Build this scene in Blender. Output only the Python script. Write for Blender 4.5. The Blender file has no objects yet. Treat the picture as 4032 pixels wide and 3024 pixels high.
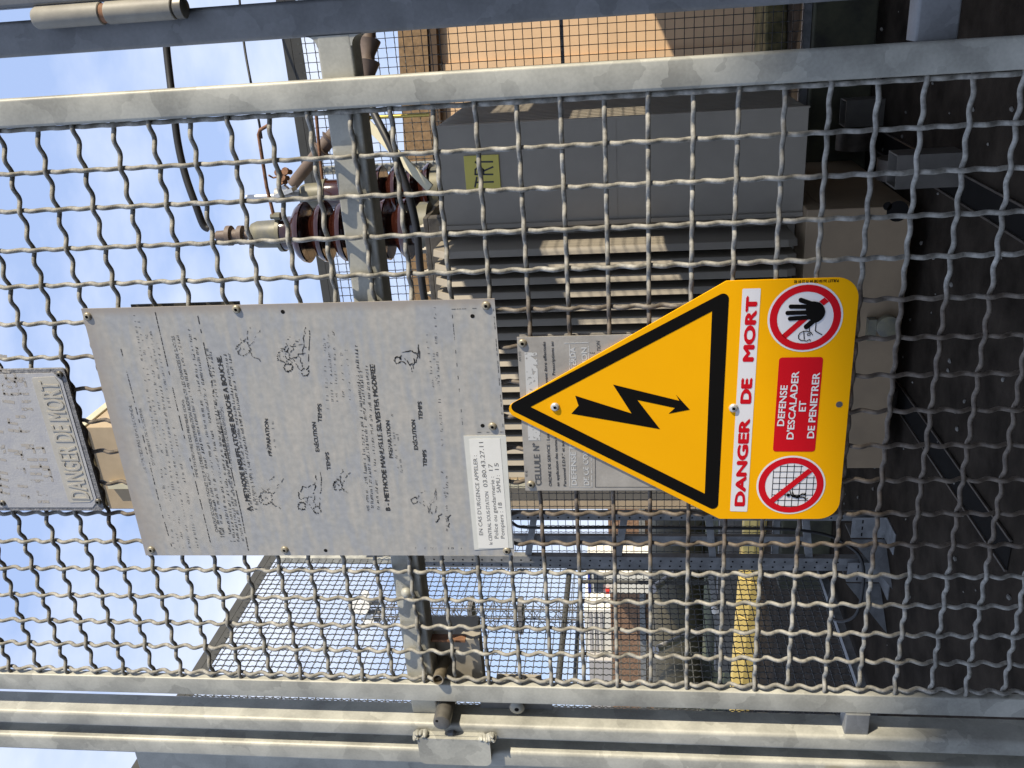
import bpy, bmesh, math, random
from mathutils import Vector, Matrix
from mathutils.geometry import tessellate_polygon
random.seed(7)
scene = bpy.context.scene
COL = scene.collection

# ------------------------------------------------------------------ camera
CAM = Vector((0.11077341, -1.06710103, 1.2999712))
RIGHT = Vector((0.9160498, 0.40069654, -0.01717677))
UP = Vector((0.0659843, -0.10832855, 0.99192288))
FWD = Vector((-0.39559933, 0.90978415, 0.12567403))
F = 3512.383
cd = bpy.data.cameras.new('camera')
cam = bpy.data.objects.new('camera', cd)
COL.objects.link(cam)
m3 = Matrix((-UP, RIGHT, -FWD)).transposed()      # the phone was turned a quarter: picture right = world down
cam.matrix_world = Matrix.Translation(CAM) @ m3.to_4x4()
cd.sensor_width = 36.0
cd.lens = 36.0 * F / 4032.0
cd.clip_start = 0.05
cd.clip_end = 500.0
scene.camera = cam

# ------------------------------------------------------------------ world, sun, exposure
SUN = Vector((3.0, -1.0, 1.4)).normalized()
SUN_EL = math.asin(SUN.z)
SUN_AZ = math.atan2(SUN.x, SUN.y)
w = bpy.data.worlds.new("World")
scene.world = w
w.use_nodes = True
nt = w.node_tree
nt.nodes.clear()
N = nt.nodes.new; L = nt.links.new
out = N('ShaderNodeOutputWorld'); bg = N('ShaderNodeBackground'); sky = N('ShaderNodeTexSky')
sky.sky_type = 'NISHITA'; sky.sun_disc = False
sky.sun_elevation = SUN_EL; sky.sun_rotation = SUN_AZ
sky.air_density = 1.0; sky.dust_density = 0.6; sky.ozone_density = 2.5
tc = N('ShaderNodeTexCoord'); mp = N('ShaderNodeMapping'); mp.inputs['Scale'].default_value = (1.0, 1.0, 2.2)
nz = N('ShaderNodeTexNoise'); nz.inputs['Scale'].default_value = 2.6; nz.inputs['Detail'].default_value = 7; nz.inputs['Roughness'].default_value = 0.55
rp = N('ShaderNodeValToRGB'); rp.color_ramp.elements[0].position = 0.42; rp.color_ramp.elements[1].position = 0.70
rp.color_ramp.elements[0].color = (0, 0, 0, 1); rp.color_ramp.elements[1].color = (.92, .92, .92, 1)
mx = N('ShaderNodeMix'); mx.data_type = 'RGBA'
L(tc.outputs['Generated'], mp.inputs['Vector']); L(mp.outputs[0], nz.inputs['Vector']); L(nz.outputs['Fac'], rp.inputs[0])
hz_ = N('ShaderNodeMix'); hz_.data_type = 'RGBA'; hz_.inputs['Factor'].default_value = .78; hz_.inputs['B'].default_value = (3.9, 5.1, 8.0, 1); L(sky.outputs[0], hz_.inputs['A'])
L(rp.outputs[0], mx.inputs['Factor']); L(hz_.outputs['Result'], mx.inputs['A'])
mx.inputs['B'].default_value = (7.4, 7.8, 8.7, 1)
L(mx.outputs['Result'], bg.inputs['Color']); bg.inputs['Strength'].default_value = 0.10
L(bg.outputs[0], out.inputs[0])
sl = bpy.data.lights.new('sun', 'SUN'); so = bpy.data.objects.new('sun', sl); COL.objects.link(so)
sl.energy = 4.4; sl.angle = math.radians(0.53); sl.color = (1.0, 0.895, 0.72)
so.rotation_euler = SUN.to_track_quat('Z', 'Y').to_euler()
so.location = (8, -6, 9)
scene.view_settings.view_transform = 'Standard'
scene.view_settings.look = 'None'
scene.view_settings.gamma = 1.0
scene.view_settings.exposure = 0.50
scene.render.engine = 'CYCLES'
scene.cycles.max_bounces = 6
scene.cycles.transparent_max_bounces = 16


# ------------------------------------------------------------------ helpers
def at(px, py, Y=None, X=None, Z=None):
    """world point where the photo's pixel meets a given plane (a survey of the place from the photo)"""
    d = RIGHT * ((1512 - py) / F) + UP * ((2016 - px) / F) + FWD
    if Y is not None: t = (Y - CAM.y) / d.y
    elif X is not None: t = (X - CAM.x) / d.x
    else: t = (Z - CAM.z) / d.z
    return CAM + d * t


class MB:
    def __init__(s): s.v = []; s.f = []
    def add(s, vs, fs):
        o = len(s.v); s.v += [tuple(q) for q in vs]; s.f += [tuple(i + o for i in q) for q in fs]
    def box(s, x0, x1, y0, y1, z0, z1, rot=0.0, piv=None):
        vs = [Vector((x, y, z)) for x in (x0, x1) for y in (y0, y1) for z in (z0, z1)]
        if rot:
            p = Vector(piv); R = Matrix.Rotation(rot, 3, 'Z'); vs = [p + R @ (q - p) for q in vs]
        s.add(vs, [(0, 1, 3, 2), (4, 6, 7, 5), (0, 4, 5, 1), (2, 3, 7, 6), (0, 2, 6, 4), (1, 5, 7, 3)])
    def rbox(s, x0, x1, y0, y1, z0, z1, r, axis='Z', seg=4):
        """box with the four edges along one axis rounded (rolled hollow section)"""
        if axis == 'Z': a0, a1, b0, b1, c0, c1 = x0, x1, y0, y1, z0, z1; mk = lambda a, b, c: (a, b, c)
        elif axis == 'X': a0, a1, b0, b1, c0, c1 = y0, y1, z0, z1, x0, x1; mk = lambda a, b, c: (c, a, b)
        else: a0, a1, b0, b1, c0, c1 = z0, z1, x0, x1, y0, y1; mk = lambda a, b, c: (b, c, a)
        pr = rrect(a0, b0, a1, b1, r, seg)
        n = len(pr)
        vs = [mk(a, b, c0) for a, b in pr] + [mk(a, b, c1) for a, b in pr]
        fs = [(i, (i + 1) % n, n + (i + 1) % n, n + i) for i in range(n)]
        fs += [tuple(range(n - 1, -1, -1)), tuple(range(n, 2 * n))]
        s.add(vs, fs)
    def beam(s, a, b, wx, wy, up=(0, 0, 1)):
        a = Vector(a); b = Vector(b); d = (b - a).normalized(); u = Vector(up)
        if abs(d.dot(u)) > .99: u = Vector((1, 0, 0))
        p = d.cross(u).normalized(); q = p.cross(d)
        vs = [c + p * (i * wx / 2) + q * (j * wy / 2) for c in (a, b) for i, j in ((-1, -1), (1, -1), (1, 1), (-1, 1))]
        s.add(vs, [(0, 1, 2, 3), (7, 6, 5, 4), (0, 4, 5, 1), (1, 5, 6, 2), (2, 6, 7, 3), (3, 7, 4, 0)])
    def tube(s, pts, r, n=10, cap=True):
        pts = [Vector(p) for p in pts]; k = len(pts)
        rs = r if isinstance(r, (list, tuple)) else [r] * k
        t0 = (pts[1] - pts[0]).normalized()
        u = t0.orthogonal().normalized(); vs = []
        for i in range(k):
            t = (pts[min(i + 1, k - 1)] - pts[max(i - 1, 0)])
            if t.length < 1e-9: t = t0
            t.normalize(); u = (u - t * u.dot(t)).normalized(); v = t.cross(u)
            for j in range(n):
                a = 2 * math.pi * j / n; vs.append(pts[i] + (u * math.cos(a) + v * math.sin(a)) * rs[i])
        fs = [(i * n + j, i * n + (j + 1) % n, (i + 1) * n + (j + 1) % n, (i + 1) * n + j) for i in range(k - 1) for j in range(n)]
        if cap: fs += [tuple(range(n - 1, -1, -1)), tuple(range((k - 1) * n, k * n))]
        s.add(vs, fs)
    def lathe(s, base, axis, prof, n=24):
        """prof: list of (distance along axis, radius)"""
        base = Vector(base); ax = Vector(axis).normalized()
        s.tube([base + ax * d for d, r in prof], [max(r, 1e-5) for d, r in prof], n)
    def prism(s, poly, y0, y1):
        """polygon in XZ, extruded in Y"""
        n = len(poly)
        tr = tessellate_polygon([[Vector((x, z, 0)) for x, z in poly]])
        vs = [(x, y0, z) for x, z in poly] + [(x, y1, z) for x, z in poly]
        fs = [tuple(t) for t in tr] + [tuple(i + n for i in reversed(t)) for t in tr]
        fs += [(i, (i + 1) % n, n + (i + 1) % n, n + i) for i in range(n)]
        s.add(vs, fs)
    def flat(s, poly, y, holes=()):
        loops = [list(poly)] + [list(h) for h in holes]
        tr = tessellate_polygon([[Vector((x, z, 0)) for x, z in lp] for lp in loops])
        vs = [(x, y, z) for lp in loops for x, z in lp]
        s.add(vs, [tuple(t) for t in tr])
    def stroke(s, pts, wd, y):
        for a, b in zip(pts, pts[1:]):
            a = Vector(a); b = Vector(b); d = b - a
            if d.length < 1e-7: continue
            d.normalize(); nn = Vector((-d.y, d.x)) * wd / 2; e = d * wd * .3
            q = [a - e + nn, b + e + nn, b + e - nn, a - e - nn]
            s.add([(p.x, y, p.y) for p in q], [(0, 1, 2, 3)])
    def crimp(s, start, axis, wave, length, pitch, r, amp, sign, ph0, per=12, n=6):
        """one pre-crimped woven wire: three half waves between crossings"""
        st = Vector(start); ax = Vector(axis); wv = Vector(wave); pr = ax.cross(wv)
        k = int(length / pitch * per) + 1; vs = []
        for i in range(k + 1):
            d = length * i / k; th = 3 * math.pi * (d / pitch + ph0)
            off = sign * amp * math.cos(th); sl_ = -sign * amp * math.sin(th) * 3 * math.pi / pitch
            tg = (ax + wv * sl_).normalized(); nv = tg.cross(pr) * -1
            c = st + ax * d + wv * off
            for j in range(n):
                a = 2 * math.pi * (j + .5) / n
                vs.append(c + (nv * math.cos(a) + pr * math.sin(a)) * r)
        fs = [(i * n + j, i * n + (j + 1) % n, (i + 1) * n + (j + 1) % n, (i + 1) * n + j) for i in range(k) for j in range(n)]
        fs += [tuple(range(n - 1, -1, -1)), tuple(range(k * n, k * n + n))]
        s.add(vs, fs)
    def build(s, name, mat, parent=None, smooth=False, bevel=0.0, normals=True, bseg=2):
        me = bpy.data.meshes.new(name)
        me.from_pydata([tuple(q) for q in s.v], [], s.f)
        if normals:
            bm = bmesh.new(); bm.from_mesh(me); bmesh.ops.recalc_face_normals(bm, faces=bm.faces); bm.to_mesh(me); bm.free()
        me.materials.append(mat)
        if smooth:
            me.polygons.foreach_set('use_smooth', [True] * len(me.polygons))
            try: me.set_sharp_from_angle(angle=math.radians(38))
            except Exception: pass
        o = bpy.data.objects.new(name, me); COL.objects.link(o)
        if bevel:
            b = o.modifiers.new('bevel', 'BEVEL'); b.width = bevel; b.segments = bseg; b.limit_method = 'ANGLE'; b.angle_limit = math.radians(40)
        if parent:
            o.parent = parent
            p = parent; off = Vector((0, 0, 0))
            while p: off += p.location; p = p.parent
            o.location = -off
        return o


def rrect(x0, z0, x1, z1, r, seg=6):
    pts = []
    for cx, cz, a0 in ((x1 - r, z1 - r, 0), (x0 + r, z1 - r, 90), (x0 + r, z0 + r, 180), (x1 - r, z0 + r, 270)):
        for i in range(seg + 1):
            a = math.radians(a0 + 90 * i / seg); pts.append((cx + r * math.cos(a), cz + r * math.sin(a)))
    return pts


def roundpoly(P, rads, seg=7):
    """polygon with rounded corners"""
    outp = []; n = len(P)
    for i in range(n):
        p = Vector(P[i]); a = Vector(P[i - 1]); b = Vector(P[(i + 1) % n]); r = rads[i]
        if r <= 0: outp.append((p.x, p.y)); continue
        u = (a - p).normalized(); v = (b - p).normalized()
        ang = u.angle(v); t = r / math.tan(ang / 2)
        c = p + (u + v).normalized() * (r / math.sin(ang / 2))
        s0 = p + u * t - c; s1 = p + v * t - c
        a0 = math.atan2(s0.y, s0.x); a1 = math.atan2(s1.y, s1.x); da = (a1 - a0 + math.pi) % (2 * math.pi) - math.pi
        for k in range(seg + 1):
            q = a0 + da * k / seg; outp.append((c.x + r * math.cos(q), c.y + r * math.sin(q)))
    return outp


def circ(cx, cz, r, n=48): return [(cx + r * math.cos(2 * math.pi * i / n), cz + r * math.sin(2 * math.pi * i / n)) for i in range(n)]


def thing(name, label, cat, loc=(0, 0, 0), group=None):
    o = bpy.data.objects.new(name, None); COL.objects.link(o); o.location = loc; o.empty_display_size = .1
    o['label'] = label; o['category'] = cat
    if group: o['group'] = group
    return o


def tag(o, label=None, cat=None, group=None, kind=None):
    for k, v in (('label', label), ('category', cat), ('group', group), ('kind', kind)):
        if v: o[k] = v
    return o


_fc = {}
def text_geo(body, bold=0.0, shear=0.0):
    key = (body, bold, shear)
    if key in _fc: return _fc[key]
    cu = bpy.data.curves.new('t', 'FONT'); cu.body = body; cu.size = 1.0; cu.offset = bold; cu.shear = shear; cu.resolution_u = 3
    ob = bpy.data.objects.new('t', cu); COL.objects.link(ob)
    dg = bpy.context.evaluated_depsgraph_get(); dg.update()
    me = bpy.data.meshes.new_from_object(ob.evaluated_get(dg))
    vs = [(v.co.x, v.co.y) for v in me.vertices]; fs = [tuple(p.vertices) for p in me.polygons]
    bpy.data.objects.remove(ob); bpy.data.curves.remove(cu); bpy.data.meshes.remove(me)
    _fc[key] = (vs, fs); return vs, fs


CAPH = None
def put_text(mb, body, base0, base1, cap, y, bold=0.0, shear=0.0):
    """letters with their baseline from base0 to base1 (x, z) and a capital height of cap metres; bold = extra stroke, in capital heights"""
    global CAPH
    if CAPH is None:
        v, _ = text_geo('H'); CAPH = max(q[1] for q in v)
    vs, fs = text_geo(body, 0.0, shear)
    if not vs: return
    x0 = min(q[0] for q in vs); x1 = max(q[0] for q in vs)
    b0 = Vector(base0); b1 = Vector(base1); d = b1 - b0; ln = d.length; d.normalize()
    e = bold * cap; sx = (ln - 2 * e) / (x1 - x0); nv = Vector((-d.y, d.x)); sy = (cap - e) / CAPH
    shifts = [(0, 0)] if not bold else [(-1, 0), (-.33, .5), (.33, -.5), (1, 0), (0, .5), (0, -.5)]
    for k, (u, v) in enumerate(shifts):
        o = b0 + d * (e + u * e) + nv * (e * .5 + v * e)
        mb.add([((o + d * ((a - x0) * sx) + nv * (b * sy)).x, y - k * 1.5e-5, (o + d * ((a - x0) * sx) + nv * (b * sy)).y) for a, b in vs], fs)


def P(px, py, Y):
    q = at(px, py, Y=Y); return (q.x, q.z)


class ZM:
    """points read in an enlarged view of the photo, on a plane of constant Y"""
    def __init__(s, ox, oy, k, Y): s.o = (ox, oy, k, Y)
    def __call__(s, x, y): ox, oy, k, Y = s.o; return P(ox + x * k, oy + y * k, Y)
    def pl(s, pts): return [s(*q) for q in pts]


# ------------------------------------------------------------------ materials
def nodes(name):
    m = bpy.data.materials.new(name); m.use_nodes = True
    t = m.node_tree; b = t.nodes['Principled BSDF']
    return m, t, b


def paint(name, col, rough=.5, metal=0.0, var=.12, scale=8.0, bump=0.0, bscale=60.0, col2=None, spec=.5, coat=0.0, stretch=(1, 1, 1)):
    m, t, b = nodes(name)
    c = t.nodes.new('ShaderNodeTexCoord'); mpn = t.nodes.new('ShaderNodeMapping'); mpn.inputs['Scale'].default_value = stretch
    n = t.nodes.new('ShaderNodeTexNoise')
    n.inputs['Scale'].default_value = scale; n.inputs['Detail'].default_value = 8; n.inputs['Roughness'].default_value = .62
    r = t.nodes.new('ShaderNodeValToRGB'); r.color_ramp.elements[0].position = .3; r.color_ramp.elements[1].position = .72
    lo = tuple(q * (1 - var) for q in col); hi = col2 or tuple(min(1, q * (1 + var)) for q in col)
    r.color_ramp.elements[0].color = (*lo, 1); r.color_ramp.elements[1].color = (*hi, 1)
    t.links.new(c.outputs['Object'], mpn.inputs[0]); t.links.new(mpn.outputs[0], n.inputs['Vector']); t.links.new(n.outputs['Fac'], r.inputs[0]); t.links.new(r.outputs[0], b.inputs['Base Color'])
    b.inputs['Roughness'].default_value = rough; b.inputs['Metallic'].default_value = metal
    b.inputs['Specular IOR Level'].default_value = spec; b.inputs['Coat Weight'].default_value = coat
    if bump:
        n2 = t.nodes.new('ShaderNodeTexNoise'); n2.inputs['Scale'].default_value = bscale; n2.inputs['Detail'].default_value = 5
        bp = t.nodes.new('ShaderNodeBump'); bp.inputs['Strength'].default_value = bump; bp.inputs['Distance'].default_value = .002
        t.links.new(c.outputs['Object'], n2.inputs['Vector']); t.links.new(n2.outputs['Fac'], bp.inputs['Height']); t.links.new(bp.outputs[0], b.inputs['Normal'])
    return m


def galv(name, col, rough=.5, spangle=24.0, var=.17, metal=.12):
    """hot-dip zinc: soft crystal patches, white bloom, fine scratches"""
    m, t, b = nodes(name); nn = t.nodes.new; lk = t.links.new
    c = nn('ShaderNodeTexCoord'); dn = nn('ShaderNodeTexNoise'); dn.inputs['Scale'].default_value = 30; dn.inputs['Detail'].default_value = 3
    ad = nn('ShaderNodeMixRGB'); ad.blend_type = 'ADD'; ad.inputs[0].default_value = .05
    lk(c.outputs['Object'], dn.inputs['Vector']); lk(c.outputs['Object'], ad.inputs[1]); lk(dn.outputs['Color'], ad.inputs[2])
    vo = nn('ShaderNodeTexVoronoi'); vo.inputs['Scale'].default_value = spangle; lk(ad.outputs[0], vo.inputs['Vector'])
    sp = nn('ShaderNodeSeparateColor'); lk(vo.outputs['Color'], sp.inputs[0])
    n2 = nn('ShaderNodeTexNoise'); n2.inputs['Scale'].default_value = 14; n2.inputs['Detail'].default_value = 8; lk(c.outputs['Object'], n2.inputs['Vector'])
    n3 = nn('ShaderNodeTexNoise'); n3.inputs['Scale'].default_value = 260; n3.inputs['Detail'].default_value = 3; lk(c.outputs['Object'], n3.inputs['Vector'])
    a = nn('ShaderNodeMath'); a.operation = 'MULTIPLY_ADD'; a.inputs[1].default_value = .22; lk(sp.outputs[0], a.inputs[0]); lk(n2.outputs['Fac'], a.inputs[2])
    a2 = nn('ShaderNodeMath'); a2.operation = 'MULTIPLY_ADD'; a2.inputs[1].default_value = .22; lk(n3.outputs['Fac'], a2.inputs[0]); lk(a.outputs[0], a2.inputs[2])
    r = nn('ShaderNodeValToRGB'); r.color_ramp.elements[0].position = .5; r.color_ramp.elements[1].position = .98
    r.color_ramp.elements[0].color = (*[q * (1 - var) for q in col], 1); r.color_ramp.elements[1].color = (*[min(1, q * (1 + var)) for q in col], 1)
    lk(a2.outputs[0], r.inputs[0]); lk(r.outputs[0], b.inputs['Base Color'])
    b.inputs['Metallic'].default_value = metal
    mr = nn('ShaderNodeMapRange'); mr.inputs['To Min'].default_value = rough - .1; mr.inputs['To Max'].default_value = rough + .14
    lk(n2.outputs['Fac'], mr.inputs[0]); lk(mr.outputs[0], b.inputs['Roughness'])
    bp = nn('ShaderNodeBump'); bp.inputs['Strength'].default_value = .12; bp.inputs['Distance'].default_value = .001; lk(n3.outputs['Fac'], bp.inputs['Height']); lk(bp.outputs[0], b.inputs['Normal'])
    return m


def worn(name, col, keep=.5, scale=420.0, rough=.7):
    """faded print: flakes of it are gone"""
    m, t, b = nodes(name); nn = t.nodes.new; lk = t.links.new
    b.inputs['Base Color'].default_value = (*col, 1); b.inputs['Roughness'].default_value = rough
    c = nn('ShaderNodeTexCoord'); n = nn('ShaderNodeTexNoise'); n.inputs['Scale'].default_value = scale; n.inputs['Detail'].default_value = 4
    n2 = nn('ShaderNodeTexNoise'); n2.inputs['Scale'].default_value = 26; n2.inputs['Detail'].default_value = 3
    lk(c.outputs['Object'], n.inputs['Vector']); lk(c.outputs['Object'], n2.inputs['Vector'])
    a = nn('ShaderNodeMath'); a.operation = 'MULTIPLY_ADD'; a.inputs[1].default_value = .6; lk(n2.outputs['Fac'], a.inputs[0]); lk(n.outputs['Fac'], a.inputs[2])
    mr = nn('ShaderNodeMapRange'); mr.inputs['From Min'].default_value = .80 - keep * .12 - .05; mr.inputs['From Max'].default_value = .80 - keep * .12 + .06; lk(a.outputs[0], mr.inputs[0])
    lk(mr.outputs[0], b.inputs['Alpha'])
    return m


def wire_mat():
    """zinc-coated crimped wire, brown where water running off the plates has stained it"""
    m, t, b = nodes('crimped_wire'); nn = t.nodes.new; lk = t.links.new
    c = nn('ShaderNodeTexCoord'); n = nn('ShaderNodeTexNoise'); n.inputs['Scale'].default_value = 160; n.inputs['Detail'].default_value = 6; lk(c.outputs['Object'], n.inputs['Vector'])
    n2 = nn('ShaderNodeTexNoise'); n2.inputs['Scale'].default_value = 22; n2.inputs['Detail'].default_value = 5; lk(c.outputs['Object'], n2.inputs['Vector'])
    r = nn('ShaderNodeValToRGB'); r.color_ramp.elements[0].position = .3; r.color_ramp.elements[1].position = .72
    r.color_ramp.elements[0].color = (.20, .197, .18, 1); r.color_ramp.elements[1].color = (.45, .438, .395, 1); lk(n.outputs['Fac'], r.inputs[0])
    rd = nn('ShaderNodeValToRGB'); rd.color_ramp.elements[0].position = .42; rd.color_ramp.elements[1].position = .66
    rd.color_ramp.elements[0].color = (.74, .72, .68, 1); rd.color_ramp.elements[1].color = (1.05, 1.04, 1.02, 1); lk(n2.outputs['Fac'], rd.inputs[0])
    mu = nn('ShaderNodeMixRGB'); mu.blend_type = 'MULTIPLY'; mu.inputs[0].default_value = 1; lk(r.outputs[0], mu.inputs[1]); lk(rd.outputs[0], mu.inputs[2]); r = mu
    s = nn('ShaderNodeSeparateXYZ'); lk(c.outputs['Object'], s.inputs[0])
    def math_(op, a, bv=None, cv=None):
        q = nn('ShaderNodeMath'); q.operation = op
        for i, v in enumerate((a, bv, cv)):
            if v is None: continue
            if isinstance(v, (int, float)): q.inputs[i].default_value = v
            else: lk(v, q.inputs[i])
        return q.outputs[0]
    def smooth(v, lo, hi):
        q = nn('ShaderNodeMapRange'); q.interpolation_type = 'SMOOTHSTEP'; q.inputs['From Min'].default_value = lo; q.inputs['From Max'].default_value = hi; lk(v, q.inputs[0]); return q.outputs[0]
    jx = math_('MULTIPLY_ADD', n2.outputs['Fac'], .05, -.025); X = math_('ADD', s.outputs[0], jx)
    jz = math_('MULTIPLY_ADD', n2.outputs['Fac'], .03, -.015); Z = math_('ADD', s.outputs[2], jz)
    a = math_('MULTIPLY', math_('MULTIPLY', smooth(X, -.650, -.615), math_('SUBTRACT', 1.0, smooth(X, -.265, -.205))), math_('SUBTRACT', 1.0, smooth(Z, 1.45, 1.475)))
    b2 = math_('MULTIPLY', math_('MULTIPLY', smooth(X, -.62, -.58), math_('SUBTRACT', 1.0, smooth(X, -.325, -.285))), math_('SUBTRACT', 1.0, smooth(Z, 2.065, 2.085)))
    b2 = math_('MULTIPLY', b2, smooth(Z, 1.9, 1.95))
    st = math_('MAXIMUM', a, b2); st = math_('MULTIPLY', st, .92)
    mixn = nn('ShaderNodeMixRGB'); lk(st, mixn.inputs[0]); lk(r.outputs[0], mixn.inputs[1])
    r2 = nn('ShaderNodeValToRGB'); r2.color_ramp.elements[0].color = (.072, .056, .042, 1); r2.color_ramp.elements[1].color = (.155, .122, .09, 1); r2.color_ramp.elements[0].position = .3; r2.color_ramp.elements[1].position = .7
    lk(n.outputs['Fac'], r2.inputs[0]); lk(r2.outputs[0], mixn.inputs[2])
    lk(mixn.outputs[0], b.inputs['Base Color'])
    b.inputs['Roughness'].default_value = .6; b.inputs['Metallic'].default_value = .05
    bp = nn('ShaderNodeBump'); bp.inputs['Strength'].default_value = .5; bp.inputs['Distance'].default_value = .0008
    n3 = nn('ShaderNodeTexNoise'); n3.inputs['Scale'].default_value = 700; n3.inputs['Detail'].default_value = 3; lk(c.outputs['Object'], n3.inputs['Vector']); lk(n3.outputs['Fac'], bp.inputs['Height']); lk(bp.outputs[0], b.inputs['Normal'])
    return m


def plate_mat():
    """weathered aluminium: beige bloom over blue-grey brushed streaks, brown at the rim"""
    m, t, b = nodes('weathered_plate'); nn = t.nodes.new; lk = t.links.new
    c = nn('ShaderNodeTexCoord'); mp_ = nn('ShaderNodeMapping'); mp_.inputs['Scale'].default_value = (9, 9, 55); lk(c.outputs['Object'], mp_.inputs[0])
    n = nn('ShaderNodeTexNoise'); n.inputs['Scale'].default_value = 1.6; n.inputs['Detail'].default_value = 6; lk(mp_.outputs[0], n.inputs['Vector'])
    n2 = nn('ShaderNodeTexNoise'); n2.inputs['Scale'].default_value = 9; n2.inputs['Detail'].default_value = 9; n2.inputs['Roughness'].default_value = .7; lk(c.outputs['Object'], n2.inputs['Vector'])
    n3 = nn('ShaderNodeTexNoise'); n3.inputs['Scale'].default_value = 110; n3.inputs['Detail'].default_value = 8; lk(c.outputs['Object'], n3.inputs['Vector'])
    a = nn('ShaderNodeMath'); a.operation = 'MULTIPLY_ADD'; a.inputs[1].default_value = 1.1; lk(n2.outputs['Fac'], a.inputs[0]); lk(n.outputs['Fac'], a.inputs[2])
    hf = nn('ShaderNodeMath'); hf.operation = 'MULTIPLY'; hf.inputs[1].default_value = .476; lk(a.outputs[0], hf.inputs[0]); a = hf
    r = nn('ShaderNodeValToRGB'); e = r.color_ramp.elements; e[0].position = .93; e[1].position = 1.16
    e[0].color = (.385, .392, .395, 1); e[1].color = (.475, .452, .405, 1); e[0].position = .44; e[1].position = .60; x = e.new(.5); x.color = (.42, .413, .385, 1)
    lk(a.outputs[0], r.inputs[0])
    r3 = nn('ShaderNodeValToRGB'); r3.color_ramp.elements[0].position = .3; r3.color_ramp.elements[1].position = .7; r3.color_ramp.elements[0].color = (.88, .88, .88, 1); r3.color_ramp.elements[1].color = (1.08, 1.07, 1.055, 1); lk(n3.outputs['Fac'], r3.inputs[0])
    mu = nn('ShaderNodeMixRGB'); mu.blend_type = 'MULTIPLY'; mu.inputs[0].default_value = 1; lk(r.outputs[0], mu.inputs[1]); lk(r3.outputs[0], mu.inputs[2])
    # brownish rim: dirt runs along the upper and right edge
    s = nn('ShaderNodeSeparateXYZ'); lk(c.outputs['Object'], s.inputs[0])
    def mr(v, lo, hi):
        q = nn('ShaderNodeMapRange'); q.interpolation_type = 'SMOOTHSTEP'; q.inputs['From Min'].default_value = lo; q.inputs['From Max'].default_value = hi; lk(v, q.inputs[0]); return q.outputs[0]
    def mth(op, p, q_):
        k = nn('ShaderNodeMath'); k.operation = op
        for i, v in enumerate((p, q_)):
            if isinstance(v, (int, float)): k.inputs[i].default_value = v
            else: lk(v, k.inputs[i])
        return k.outputs[0]
    jz = mth('ADD', s.outputs[2], mth('MULTIPLY', n2.outputs['Fac'], .07)); jx = mth('ADD', s.outputs[0], mth('MULTIPLY', n2.outputs['Fac'], .02))
    rim = mth('MAXIMUM', mr(jz, 2.005, 2.065), mr(jx, -.236, -.222))
    rim = mth('MULTIPLY', rim, .75)
    mx2 = nn('ShaderNodeMixRGB'); lk(rim, mx2.inputs[0]); lk(mu.outputs[0], mx2.inputs[1]); mx2.inputs[2].default_value = (.335, .29, .245, 1)
    lk(mx2.outputs[0], b.inputs['Base Color']); b.inputs['Roughness'].default_value = .58; b.inputs['Metallic'].default_value = .1
    bp = nn('ShaderNodeBump'); bp.inputs['Strength'].default_value = .08; bp.inputs['Distance'].default_value = .001; lk(n3.outputs['Fac'], bp.inputs['Height']); lk(bp.outputs[0], b.inputs['Normal'])
    return m


M = {}
M['zinc'] = galv('galvanised_steel', (.41, .405, .352), var=.32)
M['zinc_blue'] = galv('galvanised_steel_shaded_blue', (.19, .197, .20), rough=.5, var=.3)  # gate steel darkened to hold the hinge side's shade; blue grey bar shares it
M['zinc_dark'] = galv('aged_galvanised_steel', (.20, .205, .205), rough=.6, var=.3)
M['wire'] = wire_mat()
M['wire_far'] = paint('panel_wire', (.065, .068, .066), rough=.6, metal=.2, var=.25, scale=30)
M['plate'] = plate_mat()
M['plate_warm'] = paint('warm_grey_plate', (.36, .335, .295), rough=.55, metal=.05, var=.12, scale=26, col2=(.44, .415, .37), bump=.1, bscale=240)
M['print'] = worn('worn_black_print', (.035, .034, .033), keep=.85)
M['print_faint'] = worn('faded_black_print', (.10, .10, .10), keep=.55, scale=520)
M['ghost'] = worn('pale_print_ghost', (.56, .56, .54), keep=.9, scale=200)
M['ink'] = paint('black_print', (.028, .028, .03), rough=.5, var=.1)
M['ink_grey'] = paint('grey_print', (.10, .10, .10), rough=.6, var=.2, scale=300)
M['ink_faint'] = paint('faded_grey_print', (.17, .165, .155), rough=.6, var=.35, scale=200)
M['rivet'] = paint('rivet_metal', (.34, .30, .22), rough=.38, metal=.35, var=.2, scale=200)
M['hole'] = paint('rivet_bore', (.015, .014, .013), rough=.95, spec=.05)
M['yellow'] = paint('yellow_sign_paint', (.98, .455, .002), rough=.45, var=.045, scale=5, bump=.015, bscale=400, spec=.08)
M['white'] = paint('white_sign_paint', (.78, .77, .78), rough=.42, var=.02)
M['red'] = paint('red_sign_paint', (.60, .008, .016), rough=.5, var=.04, spec=.08)
M['black'] = paint('black_sign_paint', (.007, .0065, .006), rough=.6, var=.08, spec=.05)
M['sticker'] = paint('sticker_vinyl', (.66, .66, .60), rough=.5, var=.06, scale=40)
M['paper'] = paint('sticker_paper', (.80, .79, .73), rough=.6, var=.03, scale=40)
M['cast'] = paint('cast_plate', (.42, .425, .45), rough=.6, metal=.05, var=.06, scale=60, bump=.15, bscale=300, col2=(.49, .485, .47))
M['cast_rim'] = paint('cast_plate_rim', (.22, .22, .225), rough=.7, metal=.1, var=.55, scale=170, bump=.6, bscale=400)
M['beige_panel'] = paint('beige_enamel', (.475, .455, .40), rough=.6, var=.1, scale=50)
M['letter_beige'] = paint('beige_letters', (.465, .44, .38), rough=.6, var=.15, scale=80)
M['lock'] = paint('lock_paint', (.33, .30, .245), rough=.5, var=.15, scale=40)
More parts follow.
